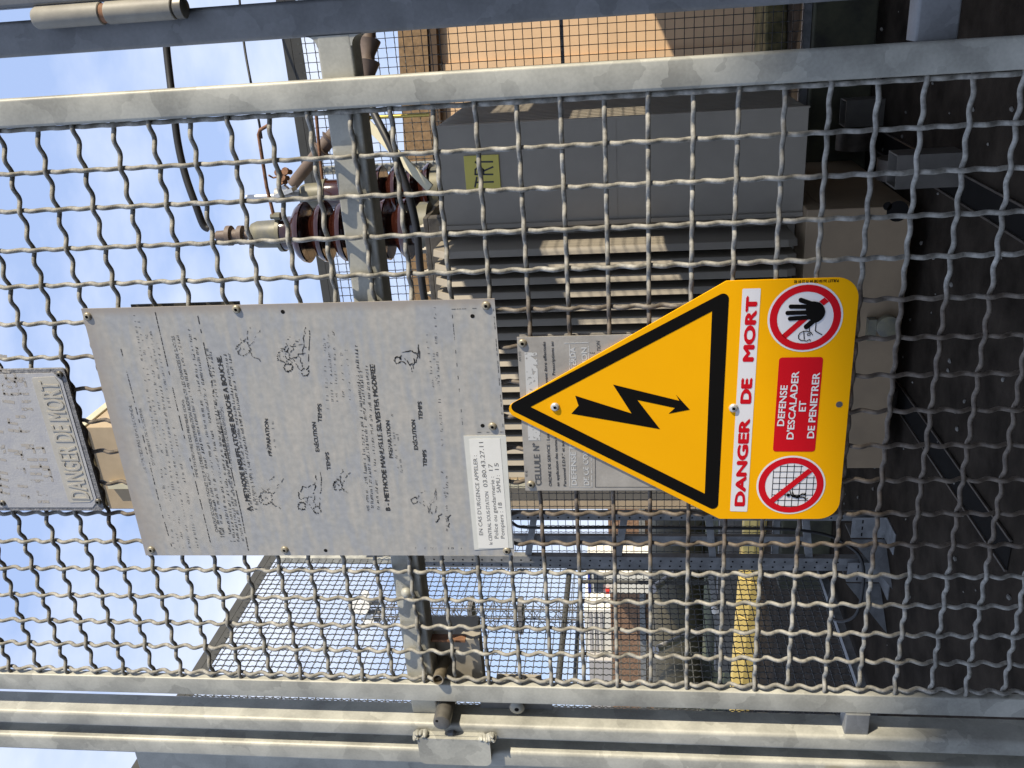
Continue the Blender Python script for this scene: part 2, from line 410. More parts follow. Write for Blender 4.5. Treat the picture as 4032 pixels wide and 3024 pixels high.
M['rust'] = paint('rust', (.20, .085, .04), rough=.8, var=.5, scale=50, col2=(.33, .17, .09))
M['pin'] = paint('dull_steel', (.15, .14, .12), rough=.45, metal=.5, var=.25, scale=70)
M['brass'] = paint('worn_brass_tube', (.33, .28, .20), rough=.4, metal=.6, var=.25, scale=70)
M['tr'] = paint('transformer_grey', (.28, .247, .195), rough=.55, var=.09, scale=5)
M['tr_beige'] = paint('base_beige', (.28, .205, .125), rough=.6, var=.12, scale=7)
M['tag_yellow'] = paint('engraved_yellow', (.62, .52, .10), rough=.5, var=.05)
M['stub'] = paint('stub_steel', (.11, .10, .085), rough=.6, var=.25, scale=10)
M['porc'] = paint('brown_porcelain', (.034, .0095, .006), rough=.15, var=.3, scale=6, coat=.5)
M['capgrey'] = paint('terminal_cap', (.14, .14, .125), rough=.5, metal=.1, var=.25, scale=14, col2=(.22, .20, .12))
M['rubber'] = paint('black_cable', (.018, .018, .018), rough=.5, var=.2)
M['term'] = paint('brown_silicone', (.15, .11, .085), rough=.6, var=.2, scale=15)
M['alu'] = paint('bare_aluminium', (.62, .61, .58), rough=.4, metal=.5, var=.1)
M['gold'] = paint('yellow_zinc', (.55, .43, .12), rough=.3, metal=.8, var=.15, scale=40)
M['cream'] = paint('cream_strap', (.55, .50, .34), rough=.5, var=.1)
M['orange'] = paint('orange_render', (.60, .405, .235), rough=.85, var=.08, scale=3, bump=.1, bscale=90)
M['brownwood'] = paint('brown_eave', (.20, .125, .06), rough=.85, var=.35, scale=22, bump=.4, bscale=60)
M['eave_shade'] = paint('eave_shade_paint', (.07, .042, .022), rough=.8, var=.2)  # dark tone for the shade under the eave
M['conc'] = paint('old_concrete', (.17, .16, .145), rough=.9, var=.35, scale=5, bump=.3, bscale=40)
M['conc_dark'] = paint('dark_concrete', (.07, .068, .055), rough=.95, var=.45, scale=7, bump=.4, bscale=40, col2=(.10, .10, .06))  # the low wall's shade is painted into this dark concrete
M['pillar'] = paint('beige_render', (.40, .31, .20), rough=.9, var=.12, scale=4, bump=.2, bscale=60)
M['asphalt'] = paint('asphalt', (.027, .0215, .0165), rough=.95, var=.5, scale=5, bump=.6, bscale=160, col2=(.050, .040, .031), spec=.05)
M['yellow_b'] = paint('yellow_barrier', (.62, .44, .11), rough=.6, var=.06, scale=5)
M['brick'] = paint('brown_brick', (.22, .125, .07), rough=.9, var=.5, scale=14, bump=.2, col2=(.36, .22, .14))
M['whitewall'] = paint('white_render', (.72, .69, .60), rough=.85, var=.05, scale=2)
M['corr'] = paint('grey_cladding', (.42, .40, .38), rough=.7, var=.05)
M['blue'] = paint('blue_stripe', (.02, .04, .35), rough=.5)
M['glassd'] = paint('dark_glass', (.04, .045, .05), rough=.1)
M['lampred'] = paint('red_lamp', (.6, .03, .02), rough=.4)
M['pole'] = paint('grey_steel', (.055, .055, .05), rough=.7, var=.2)
M['lattice'] = paint('lattice_steel', (.16, .15, .14), rough=.7, metal=.2, var=.2)
M['dish'] = paint('dish_white', (.75, .73, .68), rough=.5)
M['tank'] = paint('olive_tank', (.085, .072, .04), rough=.6, var=.5, scale=3)
M['soil'] = paint('weedy_ground', (.13, .10, .06), rough=.95, var=.5, scale=3, col2=(.10, .12, .04))
M['railsteel'] = paint('rail_steel', (.10, .085, .07), rough=.55, metal=.4, var=.4, scale=20)

# ------------------------------------------------------------------ the ground
g = MB(); g.add([(-120, -60, 0), (90, -60, 0), (90, 140, 0), (-120, 140, 0)], [(0, 1, 2, 3)])
tag(g.build('ground', M['asphalt']), kind='structure')
g = MB(); g.add([(-60, 7.2, .004), (-3.0, 7.2, .004), (-3.0, 60, .004), (-60, 60, .004)], [(0, 1, 2, 3)])
tag(g.build('verge', M['soil']), kind='structure')

random.seed(21); g = MB()
for k in range(140):
    x = random.uniform(-3.2, .5); y = random.uniform(.5, 4.0); r = random.uniform(.003, .012); z = .004
    g.lathe((x, y, z - .002), (random.uniform(-.4, .4), random.uniform(-.4, .4), 1), [(0, r), (r * .5, r * .8), (r * .8, r * .2)], 5)
tag(g.build('gravel', paint('gravel', (.16, .15, .13), rough=.9, var=.5, scale=30)), 'pale grit and small stones scattered over the dark asphalt', 'gravel', kind='stuff')

# ------------------------------------------------------------------ gate leaf
gate = thing('mesh_gate', 'galvanised steel gate leaf filled with crimped wire mesh and hung with warning plates', 'gate', (-.42, 0, .15))
PZ = 2.068                                    # height of one mesh crossing, pitch 50 mm
ZB, ZT = 0.20, 2.50
mb = MB()
WR = .0030
for i in range(18):
    x = -.05 * i
    j0 = (ZB - PZ) / .05                       # crossing number at the lower end
    lean = Vector((random.uniform(-.0012, .0012), 0, 1)).normalized()
    mb.crimp((x + random.uniform(-.0007, .0007), 0, ZB), lean, (0, 1, 0), ZT - ZB, .05, WR * random.uniform(.96, 1.03), .0035 * random.uniform(.9, 1.08), (1 if i % 2 == 0 else -1), j0, per=14, n=8)
mb.build('upright_wires', M['wire'], gate, smooth=False).data.polygons.foreach_set('use_smooth', [True] * len(mb.f))
mb2 = MB()
for j in range(-8, 38):
    z = PZ - .05 * j
    if z < ZB or z > ZT: continue
    lean = Vector((-1, 0, random.uniform(-.002, .002))).normalized()
    mb2.crimp((.0055, 0, z + random.uniform(-.0008, .0008)), lean, (0, 1, 0), .866, .05, WR, .0036, (-1 if j % 2 == 0 else 1), -.0055 / .05, per=14, n=8)
mb2.build('cross_wires', M['wire'], gate).data.polygons.foreach_set('use_smooth', [True] * len(mb2.f))
a = MB(); a.rbox(.0052, .0398, -.0085, .0058, .16, 2.54, .004); a.build('mesh_stile', M['zinc'], gate, smooth=True)
a = MB(); a.rbox(-.8910, -.8570, -.0070, .0058, .16, 2.54, .002); a.build('mesh_stile', M['zinc'], gate, smooth=True)
a = MB(); a.rbox(.0855, .1255, .0062, .048, .10, 2.56, .005); a.build('hinge_upright', M['zinc_blue'], gate, smooth=True)
a = MB(); a.rbox(-.957, -.928, -.0165, .032, .10, 2.56, .006, seg=6); a.build('lock_upright', M['zinc'], gate, smooth=True)
# middle rail with rounded weld gussets where it meets the hinge upright
RZ0, RZ1 = 1.606, 1.648
a = MB(); a.rbox(-.928, .0857, .0072, .046, RZ0, RZ1, .0035, axis='X')
for zz, sg in ((RZ1, 1), (RZ0, -1)):
    r = .012; pts = [(.0857, zz - sg * .002), (.0857, zz + sg * r)]
    for k in range(7):
        an = math.pi / 2 * k / 6; pts.append((.0857 - r * math.sin(an) , zz + sg * (r - r * (1 - 0) * math.sin(an) * 0 - r * (1 - math.cos(an)))))
    pts = [(.0857, zz - sg * .002), (.0857, zz + sg * r)] + [(.0857 - r + r * math.cos(math.pi / 2 * k / 6), zz + sg * (r - r * math.sin(math.pi / 2 * k / 6))) for k in range(7)] + [(.0857 - r, zz - sg * .002)]
    a.prism(pts, .0076, .044)
a.build('middle_rail', M['zinc'], gate, smooth=True)
a = MB(); a.rbox(.0398, .0857, .004, .040, .939, .983, .003, axis='X'); a.build('spacer_bar', M['zinc_blue'], gate, smooth=True)
lz1 = at(3335, 2800, Y=-.012).z; lz0 = at(3432, 2800, Y=-.012).z
a = MB(); a.rbox(-.9285, -.8913, -.0105, .020, lz0, lz1, .002, axis='X'); a.build('spacer_bar', M['zinc_blue'], gate, smooth=True)
a = MB(); a.rbox(-.961, .1255, .0064, .046, .10, .142, .004, axis='X'); a.build('bottom_rail', M['zinc'], gate, smooth=True)
a = MB(); a.rbox(-.932, .0857, .0066, .0455, 2.52, 2.5595, .004, axis='X'); a.build('top_rail', M['zinc'], gate, smooth=True)
# weld spots of the mesh along the stiles and on the rail
for x, zz in ((-.2995, 1.628), (-.6995, 1.63)):
    a = MB(); a.lathe((x + .006, .0075, zz), (0, -1, 0), [(0, .0085), (.004, .008), (.0075, .0055), (.009, .002)], 12); a.build('weld_spot', M['zinc'], gate, smooth=True)
# hinge
hx, hy = .1265, -.010
hz = [at(140, 67, Y=hy).z, at(405, 55, Y=hy).z, at(425, 54, Y=hy).z, at(690, 40, Y=hy).z, at(735, 38, Y=hy).z]
hinge = MB(); hinge.lathe((hx, hy, hz[1]), (0, 0, 1), [(0, .0115), (.001, .0124), (hz[0] - hz[1] - .003, .0124), (hz[0] - hz[1], .0108)], 28)
M['hinge'] = paint('old_hinge_paint', (.26, .245, .205), rough=.55, var=.2, scale=30, bump=.1, bscale=200)
hinge = hinge.build('hinge_barrel', M['hinge'], gate, smooth=True)
a = MB(); a.lathe((hx, hy, hz[2]), (0, 0, 1), [(0, .0108), (hz[1] - hz[2], .0108)], 24); a.build('hinge_washer', M['rust'], hinge, smooth=True)
a = MB(); a.lathe((hx, hy, hz[3]), (0, 0, 1), [(0, .0115), (.001, .0124), (hz[2] - hz[3] - .001, .0124), (hz[2] - hz[3], .0115)], 28)
hb = a.build('hinge_barrel', M['hinge'], gate, smooth=True)
a = MB(); a.lathe((hx, hy, hz[4]), (0, 0, 1), [(0, .009), (.002, .0120), (hz[3] - hz[4] - .003, .0122), (hz[3] - hz[4], .0095)], 28); a.build('hinge_cap', M['pin'], hb, smooth=True)
a = MB(); a.box(hx - .006, hx + .002, hy + .008, .010, hz[1] + .012, hz[0] - .03); a.build('hinge_plate', M['zinc_dark'], gate); a = MB(); a.box(.121, .1240, -.004, .0075, hz[3] + .01, hz[2] - .012); a.build('hinge_plate', M['zinc_dark'], gate)
# cover tab welded on the lock upright
tz1 = at(1640, 2930, Y=-.037).z; tz0 = at(1925, 2930, Y=-.037).z
tx1, tx0 = -.9445, -.9985
a = MB(); tp = roundpoly([(tx1, tz1), (tx1, tz0), (tx0, tz0), (tx0, tz1)], [.0015, .0015, .012, .010])
a.prism(tp, -.0300, -.0215)
tab = a.build('cover_tab', M['zinc'], gate, bevel=.0012)
for zz in (tz1 - .005, tz0 + .005):
    random.seed(int(zz * 1000)); a = MB()
    for k in range(9):
        rr = random.uniform(.0035, .0058)
        a.lathe((tx1 + .0005 + random.uniform(-.0035, .0045), -.020, zz + random.uniform(-.011, .011)), (random.uniform(-.3, .5), -1, random.uniform(-.4, .4)), [(0, rr), (.006, rr * .97), (.010, rr * .7), (.0125, rr * .15)], 9)
    a.build('weld_bead', M['zinc'], tab, smooth=True)
a = MB(); a.box(tx1 - .004, tx1 + .002, -.0245, -.0165, tz0 + .010, tz1 - .010); a.build('backing_strip', M['zinc'], tab)

# lock case behind the mesh, with its spring bolt, key tube and round knob
lk_ = MB(); q0 = at(1787, 2516, Y=.03); q1 = at(1900, 2662, Y=.03)
lk_.box(-.928, -.797, .0475, .085, 1.538, 1.640)
lk_.box(-.870, -.793, .024, .0474, 1.530, 1.574)
lockcase = lk_.build('lock_case', M['lock'], gate, bevel=.0015)
a = MB(); a.box(-.7965, -.7925, .020, .034, 1.552, 1.632); a.build('rusty_flange', M['rust'], lockcase)
kt0 = at(1724, 2677, Y=-.014); kt1 = at(1752, 2600, Y=.047)
a = MB(); d = (kt1 - kt0).normalized()
a.tube([kt0, kt0 + d * .001, kt1], [.0083, .0088, .0088], 22, cap=False); a.tube([kt1, kt0 + d * .0005], [.0068, .0068], 22, cap=False)
n_ = len(a.v) ; a.tube([kt0, kt0 + d * .0004], [.0083, .0068], 22, cap=False)
ktube = a.build('key_tube', M['brass'], gate, smooth=True)
a = MB(); a.lathe(kt0 + d * .03, d, [(0, .0069), (.002, .0069)], 20); a.build('tube_bore', M['hole'], ktube)
kz = at(1737, 2837, Y=-.032)
a = MB(); a.lathe((-.9105, .047, 1.591), (0, -1, 0), [(0, .0138), (.0755, .0138), (.0785, .0132), (.0792, .012)], 30)
kn = a.build('lock_knob', M['pin'], gate, smooth=True)
a = MB(); a.lathe((-.9060, -.0321, 1.598), (0, -1, 0), [(0, .0026), (.0003, .0024)], 12); a.build('key_hole', M['hole'], kn)
# nut under the knob, torx screw and strike plates
a = MB(); nzp = at(1775, 2880, Y=-.025)
a.lathe((-.948, -.0165, nzp.z), (0, -1, 0), [(0, .0105), (.006, .0100), (.0085, .007)], 6); a.build('lock_nut', M['zinc_dark'], gate, smooth=True)
ts = at(2035, 2790, Y=.006)
a = MB(); a.lathe((ts.x, .0212, ts.z), (0, -1, 0), [(0, .006), (.0125, .006), (.0126, .0118), (.0143, .0118), (.0168, .0090), (.0176, .0055)], 28)
sc_ = a.build('button_head_screw', M['zinc'], gate, smooth=True)
a = MB(); a.lathe((ts.x, .0035, ts.z), (0, -1, 0), [(0, .0036), (.0003, .0035)], 12); a.build('screw_socket', M['hole'], sc_)
b0 = at(1957, 2650, Y=.03).z; b1 = at(2132, 2650, Y=.03).z
a = MB(); a.box(-.928, -.864, .024, .030, b1, b0); a.box(-.868, -.861, .019, .0238, (b0 + b1) / 2 - .012, (b0 + b1) / 2 + .012); a.build('strike_plate', M['lock'], gate, bevel=.001)
a = MB(); a.prism(roundpoly([(-.930, b0 + .03), (-.898, b0 + .03), (-.898, b1 - .015), (-.930, b1 - .015)], [.001, .006, .006, .001]), .0215, .0232); a.build('lock_faceplate', M['zinc_dark'], gate)

# fixed hinge post, right of the gate
a = MB(); a.rbox(.1395, .225, -.0125, .060, 0, 2.62, .004)
tag(a.build('gate_post', M['zinc_blue'], smooth=True), 'dark galvanised post beside the hinge at the edge of the picture', 'post')
# fixed post on the lock side with a sheet beside it
lp = thing('gate_post', 'galvanised upright post close against the lock side of the gate, with small screwed stop', 'post', (-1.0, 0, 0))
a = MB(); a.rbox(-1.0145, -.9815, -.0165, .032, 0, 2.58, .006, seg=6); a.build('upright', M['zinc'], lp, smooth=True)
zt = at(530, 2990, Y=.0).z
a = MB(); a.box(-1.24, -1.0187, .004, .030, .2, zt); a.build('side_sheet', M['zinc'], lp, bevel=.003)
a = MB(); s0 = at(3255, 2995, Y=-.03); s1 = at(3325, 2995, Y=-.03)
a.box(-1.012, -.984, -.034, -.0222, s1.z, s0.z); st_ = a.build('stop_block', M['zinc'], lp, bevel=.002)
a = MB(); a.lathe((-.994, -.0341, (s0.z + s1.z) / 2 + .003), (0, -1, 0), [(0, .0042), (.0012, .0036), (.0016, .001)], 12); a.build('screw', M['pin'], st_, smooth=True)


# ------------------------------------------------------------------ plates on the gate
def rivet(parent, x, z, y, r=.0058, mat='rivet'):
    a = MB(); a.lathe((x, y, z), (0, -1, 0), [(0, r), (.0008, r), (.0022, r * .86), (.0030, r * .6), (.0030, r * .36), (.0016, r * .34)], 22)
    o = a.build('rivet', M[mat], parent, smooth=True)
    b = MB(); b.lathe((x, y - .0016, z), (0, -1, 0), [(0, r * .345), (.0003, r * .33)], 12); b.build('rivet_bore', M['hole'], o)
    return o


YP = -.0088
big = thing('instruction_plate', 'large weathered grey first aid instruction plate with faded French printing', 'sign', (-.43, YP, 1.46))
c_tr = P(319, 1216, YP); c_tl = P(574, 2187, YP); c_br = P(1947, 1176, YP); c_bl = P(2027, 2187, YP)
z4 = ZM(0, 1008, .6076, YP - .0003); z5 = ZM(1344, 1008, .6076, YP - .0003); z8 = ZM(1344, 2016, .6076, YP - .0003); z7 = ZM(0, 2016, .6076, YP - .0003)
a = MB(); a.prism([c_tl, c_tr, c_br, c_bl], YP, YP + .0015); a.build('plate', M['plate'], big)
for q in [z4(568, 392), z4(1532, 345), z5(938, 322), z5(980, 1105), z7(980, 245), z7(1845, 245), z8(1072, 252)]:
    rivet(big, q[0], q[1], YP)
for q in [z5(850, 390), z5(915, 1100), z4(1832, 362), z7(2110, 250)]:
    a = MB(); a.flat(circ(q[0], q[1], .0028, 16), YP - .0002); a.build('screw_hole', M['hole'] if q[1] < 1.8 else M['paper'], big)

tx = MB(); tf = MB()
def line(mb_, zf0, zf1, body, cap, bold=0.0): put_text(mb_, body, zf0, zf1, cap, YP - .0003, bold)
line(tf, z4(950, 1402), z4(850, 965), 'NE PERDEZ PAS UNE SECONDE', .0042)
line(tf, z4(1003, 1355), z4(912, 985), "DEGAGEMENT DE L'ELECTRISE", .0036)
line(tx, z4(1285, 1432), z4(1190, 930), 'MISE EN OEUVRE DES PREMIERS SOINS', .0038)
line(tx, z7(1415, 130), z4(1128, 518), "CHAQUE SECONDE GAGNEE POUR LE DEBUT DE L'INTERVENTION AUGMENTE LES CHANCES DE SUCCES", .0044)
line(tf, z4(1508, 1380), z4(1442, 980), '5 - METHODES DE REANIMATION', .0042)
line(tx, z4(1632, 1655), z4(1432, 645), 'A - METHODE INSUFFLATOIRE BOUCHE A BOUCHE.', .0070, .09)
line(tx, z4(1762, 1297), z4(1735, 1055), 'PRÉPARATION', .0055, .07)
line(tx, z4(2070, 1270), z4(2045, 1075), 'EXÉCUTION', .0055, .07)
line(tx, z4(2085, 1078), z4(2082, 957), 'TEMPS', .0055, .07)
line(tx, z4(2143, 1387), z4(2130, 1270), 'TEMPS', .0055, .07)
line(tx, z5(318, 1652), z5(215, 700), 'B - METHODE MANUELLE SILVESTER MODIFIÉE', .0068, .09)
line(tx, z5(335, 1310), z5(312, 1065), 'PREPARATION', .0055, .07)
line(tx, z5(497, 1257), z5(477, 1060), 'EXÉCUTION', .0055, .07)
line(tx, z5(527, 1062), z5(520, 942), 'TEMPS', .0055, .07)
line(tx, z5(555, 1365), z5(550, 1255), 'TEMPS', .0055, .07)
random.seed(3)
def scribble(mb_, p0, p1, h, dens=.75):
    """a run of illegible worn letters"""
    a0 = Vector(p0); a1 = Vector(p1); d = (a1 - a0); ln = d.length; d.normalize(); nv = Vector((-d.y, d.x)); s_ = 0.0
    while s_ < ln:
        wl = random.randint(2, 9)
        for k in range(wl):
            if random.random() < dens:
                o = a0 + d * s_
                kind = random.random(); y0 = YP - .0003
                if kind < .45: mb_.stroke([tuple(o), tuple(o + nv * h * random.uniform(.6, 1.3))], h * .3, y0)
                elif kind < .75: mb_.stroke([tuple(o), tuple(o + nv * h * .8), tuple(o + nv * h * .8 + d * h * .4)], h * .25, y0)
                else: mb_.stroke([tuple(o), tuple(o + d * h * .5), tuple(o + d * h * .5 + nv * h * .7)], h * .25, y0)
            s_ += h * .78
        s_ += h * .7
rows = [  # start, end (world left to right), letter height, how much is left
    (z7(1135, 245), z4(880, 420), .0026, .35), (z7(1165, 240), z4(905, 430), .0026, .3), (z7(1195, 245), z4(940, 420), .0026, .4), (z7(1235, 235), z4(985, 520), .0026, .5), (z7(1285, 230), z4(1030, 600), .003, .45),
    (z7(1440, 160), z4(1155, 515), .0032, .8), (z7(1455, 160), z4(1230, 470), .003, .7), (z7(1505, 190), z4(1270, 540), .003, .8), (z7(1525, 190), z4(1350, 620), .003, .75), (z7(1550, 190), z4(1370, 640), .003, .75), (z7(1580, 185), z4(1430, 1100), .003, .8),
    (z4(1640, 1650), z4(1465, 640), .003, .85), (z4(1665, 1640), z4(1500, 690), .003, .75), (z4(1675, 1620), z4(1560, 1050), .003, .55),
    (z4(1790, 1290), z4(1770, 1060), .0026, .3), (z4(2130, 1000), z4(2105, 500), .0028, .3), (z4(2160, 940), z4(2130, 480), .0028, .4), (z4(2190, 940), z4(2165, 510), .0028, .35), (z5(20, 940), z5(5, 600), .0028, .35), (z5(60, 930), z5(40, 620), .0028, .3),
    (z5(180, 1650), z5(105, 610), .0032, .85), (z5(210, 1650), z5(135, 760), .0032, .85), (z5(245, 1650), z5(170, 700), .0030, .7), (z5(370, 1400), z5(335, 1040), .0026, .3), (z5(395, 1400), z5(360, 1080), .0026, .3),
    (z5(600, 860), z5(560, 520), .0026, .3), (z5(630, 840), z5(590, 540), .0026, .35), (z5(665, 1320), z5(610, 350), .0028, .4), (z5(690, 1650), z5(655, 1390), .0026, .35), (z8(690, 130), z5(690, 1500), .0028, .45), (z8(460, 240), z8(810, 240), .003, .3)]
for i, (p0, p1, h, dn_) in enumerate(rows): scribble(tx if dn_ > .65 else tf, p0, p1, h, dn_)
def rule(mb_, pts, wd=.0011, skip=.3):
    for a0, a1 in zip(pts, pts[1:]):
        a0 = Vector(a0); a1 = Vector(a1); n_ = max(1, int((a1 - a0).length / .006))
        for k in range(n_):
            if random.random() > skip: mb_.stroke([tuple(a0.lerp(a1, k / n_)), tuple(a0.lerp(a1, (k + .75) / n_))], wd, YP - .0003)
rule(tx, [z4(762, 520), z4(905, 1085), z4(1045, 1655), z7(1120, 250)], .0011, .35)
rule(tx, [z4(1005, 365), z4(1165, 1060), z4(1300, 1600), z7(1375, 248)], .0012, .25)
rule(tx, [z4(1275, 360), z4(1410, 1000), z4(1560, 1659), z7(1610, 255)], .0013, .2)
rule(tx, [z5(715, 345), z5(985, 335), z5(1050, 1140), z5(790, 1145), z5(715, 345)], .0007, .45)
def sketch(mb_, zf, cx, cy, paths, jit=9, wd=.0013):
    for pth in paths:
        pts = []
        for (x0, y0), (x1, y1) in zip(pth, pth[1:]):
            for k in range(5): pts.append(zf(cx + x0 + (x1 - x0) * k / 5 + random.uniform(-jit, jit), cy + y0 + (y1 - y0) * k / 5 + random.uniform(-jit, jit)))
        for u, v in zip(pts, pts[1:]):
            if random.random() > .36: mb_.stroke([u, v], wd * random.uniform(.6, 1.5), YP - .0003)
def rot_(pts): return [(-v * 100, -u * 100) for u, v in pts]
def arc(cu, cv, r, a0=0, a1=360, n=10): return [(cu + r * math.cos(math.radians(a0 + (a1 - a0) * k / n)), cv + r * math.sin(math.radians(a0 + (a1 - a0) * k / n))) for k in range(n + 1)]
bust = [arc(-.1, .55, .38, 20, 290), [(.22, .68), (.36, .5), (.22, .42), (.26, .3), (.05, .2)], [(-.3, .2), (-.55, 0), (-.8, -.5)], [(.05, .2), (.3, -.05), (.75, -.2), (1.1, -.6)], [(.5, .75), (.3, .5), (.5, .35), (.95, .3), (1.2, .05)], [(-.35, .85), (-.15, .72), (.1, .86)], [(-.1, .5), (-.02, .52)]]
kneel = [arc(-.75, .05, .17), [(-.6, .14), (.1, .16), (.7, .12), (1.3, .0)], [(-.6, -.1), (.2, -.12), (1.3, -.12)], arc(-.55, .78, .18), [(-.4, .72), (0, .95), (.35, .7), (.45, .2), (.8, .05)], [(-.35, .6), (-.55, .35), (-.72, .2)], [(-.3, .55), (-.02, .4), (.1, .0)], [(-.2, .7), (-.1, .3), (-.5, .15)], [(.45, .2), (.2, -.05)]]
seated = [arc(-.2, .85, .17), [(-.1, .7), (.2, .6), (.3, .1), (.05, -.2)], [(-.25, .65), (-.45, .3), (-.3, -.1), (.05, -.2), (.7, -.25)], [(-.1, .5), (-.5, .15), (-.9, .1)], [(-1.1, -.1), (-.6, .05), (0, -.05)], [(-1.2, -.25), (.6, -.32)]]
def fig(mb_, zf, cx, cy, k, paths, jit=6.5, wd=.0010): sketch(mb_, zf, cx, cy, [[(x * k, y * k) for x, y in rot_(p)] for p in paths], jit, wd)
fig(tf, z4, 1640, 590, 1.15, bust); fig(tx, z4, 1985, 640, 1.5, kneel); fig(tf, z4, 1890, 640, 1.0, bust)
fig(tf, z4, 1780, 1560, 1.1, bust); fig(tx, z4, 2060, 1545, 1.35, kneel); fig(tf, z5, 20, 1480, .8, bust)
fig(tx, z5, 470, 650, 1.25, seated, 4, .0012); fig(tf, z5, 580, 1560, 1.25, seated, 4, .0012)
sketch(tx, z8, 640, 40, [[(-30, 50), (-10, 0), (10, -40)], [(60, 60), (50, 0), (70, -30)]], 5)
tx.build('printing', M['print'], big, normals=False); tf.build('faded_printing', M['print_faint'], big, normals=False)

# emergency numbers sticker stuck across its lower left corner
stk = thing('sticker', 'white emergency phone number sticker across the lower left corner of the large plate', 'sticker', (-.55, YP, 1.47))
YS = YP - .0008
e1 = ZM(1344, 1008, .6076, YS); e8 = ZM(1344, 2016, .6076, YS)
a = MB(); a.prism([e5 for e5 in (e1(792, 1166), e1(1066, 1163), e8(1112, 232), e8(862, 245))], YS, YS + .0005); a.build('vinyl', M['sticker'], stk)
a = MB(); a.prism([e1(828, 1185), e1(1028, 1183), e8(1085, 232), e8(890, 235)], YS - .0003, YS - .0001); a.build('paper_label', M['paper'], stk)
e4 = ZM(1400, 1180, 1.072, YS - .0005); a = MB()
put_text(a, "EN CAS D'URGENCE APPELER :", e4(468, 865), e4(445, 572), .0052, YS - .0005)
put_text(a, "le CENTRAL SOUS-STATION", e4(503, 900), e4(487, 705), .0048, YS - .0005)
put_text(a, "03.80.43.27.11", e4(485, 688), e4(468, 523), .0058, YS - .0005)
put_text(a, "Police ou gendarmerie :", e4(525, 877), e4(508, 650), .0055, YS - .0005); put_text(a, "17", e4(504, 628), e4(502, 603), .0055, YS - .0005)
put_text(a, "Pompiers :", e4(548, 877), e4(541, 778), .0055, YS - .0005); put_text(a, "18", e4(538, 765), e4(537, 745), .0055, YS - .0005)
put_text(a, "SAMU :", e4(533, 708), e4(529, 645), .0055, YS - .0005); put_text(a, "15", e4(526, 625), e4(524, 600), .0055, YS - .0005)
a.build('lettering', M['ink_faint'], stk, normals=False)

# backing plates riveted behind the mesh
bk1 = MB(); bk1.box(-.60, -.2310, .0075, .0095, at(945, 1200, Y=.008).z, at(515, 1200, Y=.008).z)
tag(bk1.build('backing_plate', M['pin']), 'thin dark plate edge behind the mesh, along the right rim of the large instruction plate', 'plate')
q0 = at(2045, 1319, Y=.009); q1 = at(2420, 1319, Y=.009)
bk2 = thing('backing_plate', 'grey lettered plate behind the mesh, edge showing beside the cell number plate', 'plate', (q0.x - .1, .009, 1.2))
a = MB(); a.box(-.52, q0.x, .0085, .0100, 1.18, q0.z); a.build('plate', M['plate_warm'], bk2)
a = MB(); zq = ZM(1344, 1008, .6076, .0082); put_text(a, 'I', zq(1378, 540), zq(1377, 528), .010, .0082, .02); a.build('lettering', M['ink'], bk2, normals=False); a = MB(); put_text(a, 'V', zq(1683, 530), zq(1682, 516), .007, .0082); a.build('lettering', M['ink'], bk2, normals=False)

# cell number plate
YC = -.0088
cel = thing('cell_plate', 'grey CELLULE N° plate half hidden by the yellow warning sign', 'sign', (-.44, YC, 1.30))
zc = ZM(1344, 1008, .6076, YC)
tr_ = zc(1137, 527); tl_ = zc(1193, 1520); zlow = 1.13
a = MB(); a.prism([tl_, tr_, (tr_[0], zlow), (tl_[0], zlow)], YC, YC + .0015); a.build('plate', M['plate_warm'], cel)
rivet(cel, *zc(1174, 565), YC); rivet(cel, *zc(1228, 1480), YC)
yc = YC - .0003; zc = ZM(1344, 1008, .6076, yc); a = MB(); a2 = MB(); a3 = MB(); b = MB(); d_ = MB(); d2 = MB(); e = MB()
put_text(b, 'CELLULE', zc(1298, 1488), zc(1287, 1285), .0085, yc, .06); put_text(b, 'N°', zc(1283, 1262), zc(1280, 1212), .0085, yc, .05)
put_text(a, 'ORDRE DE SERVICE : Les r', zc(1364, 1492), zc(1345, 1130), .0038, yc, .03)
put_text(a2, 'euvent être effectués', zc(1340, 850), zc(1322, 555), .0038, yc, .03)
put_text(a, 'en application des textes r', zc(1413, 1492), zc(1395, 1170), .0038, yc, .03)
put_text(a2, 'Prescriptions au', zc(1386, 772), zc(1374, 555), .0038, yc, .03)
put_text(a, 'Personnel E.D.F.” et aux', zc(1458, 1492), zc(1442, 1190), .0038, yc, .03)
put_text(a3, 'TION', zc(1682, 615), zc(1674, 547), .0045, yc, 0, .3); put_text(a3, 'É', zc(1642, 632), zc(1640, 620), .0055, yc, 0, .3)
put_text(d_, 'AM 373', zc(1166, 683), zc(1164, 620), .003, yc); put_text(d2, 'PR 40', zc(1208, 1430), zc(1206, 1392), .003, yc)
put_text(e, "DEFENSE D'O", zc(1527, 1487), zc(1515, 1150), .0072, yc, .07); put_text(e, 'DE CE CONDU', zc(1607, 1487), zc(1596, 1180), .0072, yc, .07)
put_text(e, 'STERDA', zc(1527, 760), zc(1515, 590), .0072, yc, .07); put_text(e, 'NSION', zc(1600, 760), zc(1590, 590), .0072, yc, .07)
for x0, y0, x1, y1 in ((1480, 1497, 1480, 570), (1625, 1497, 1600, 570), (1480, 1497, 1625, 1497), (1445, 565, 1600, 560)): e.stroke([zc(x0, y0), zc(x1, y1)], .0010, yc)
e.flat([zc(1187, 625), zc(1268, 625), zc(1290, 1195), zc(1212, 1195)], yc)
for x0, y0, x1, y1 in ((1645, 1302, 1646, 1498), (1646, 1498, 2060, 1498)): a.stroke([zc(x0, y0), zc(x1, y1)], .0006, yc)
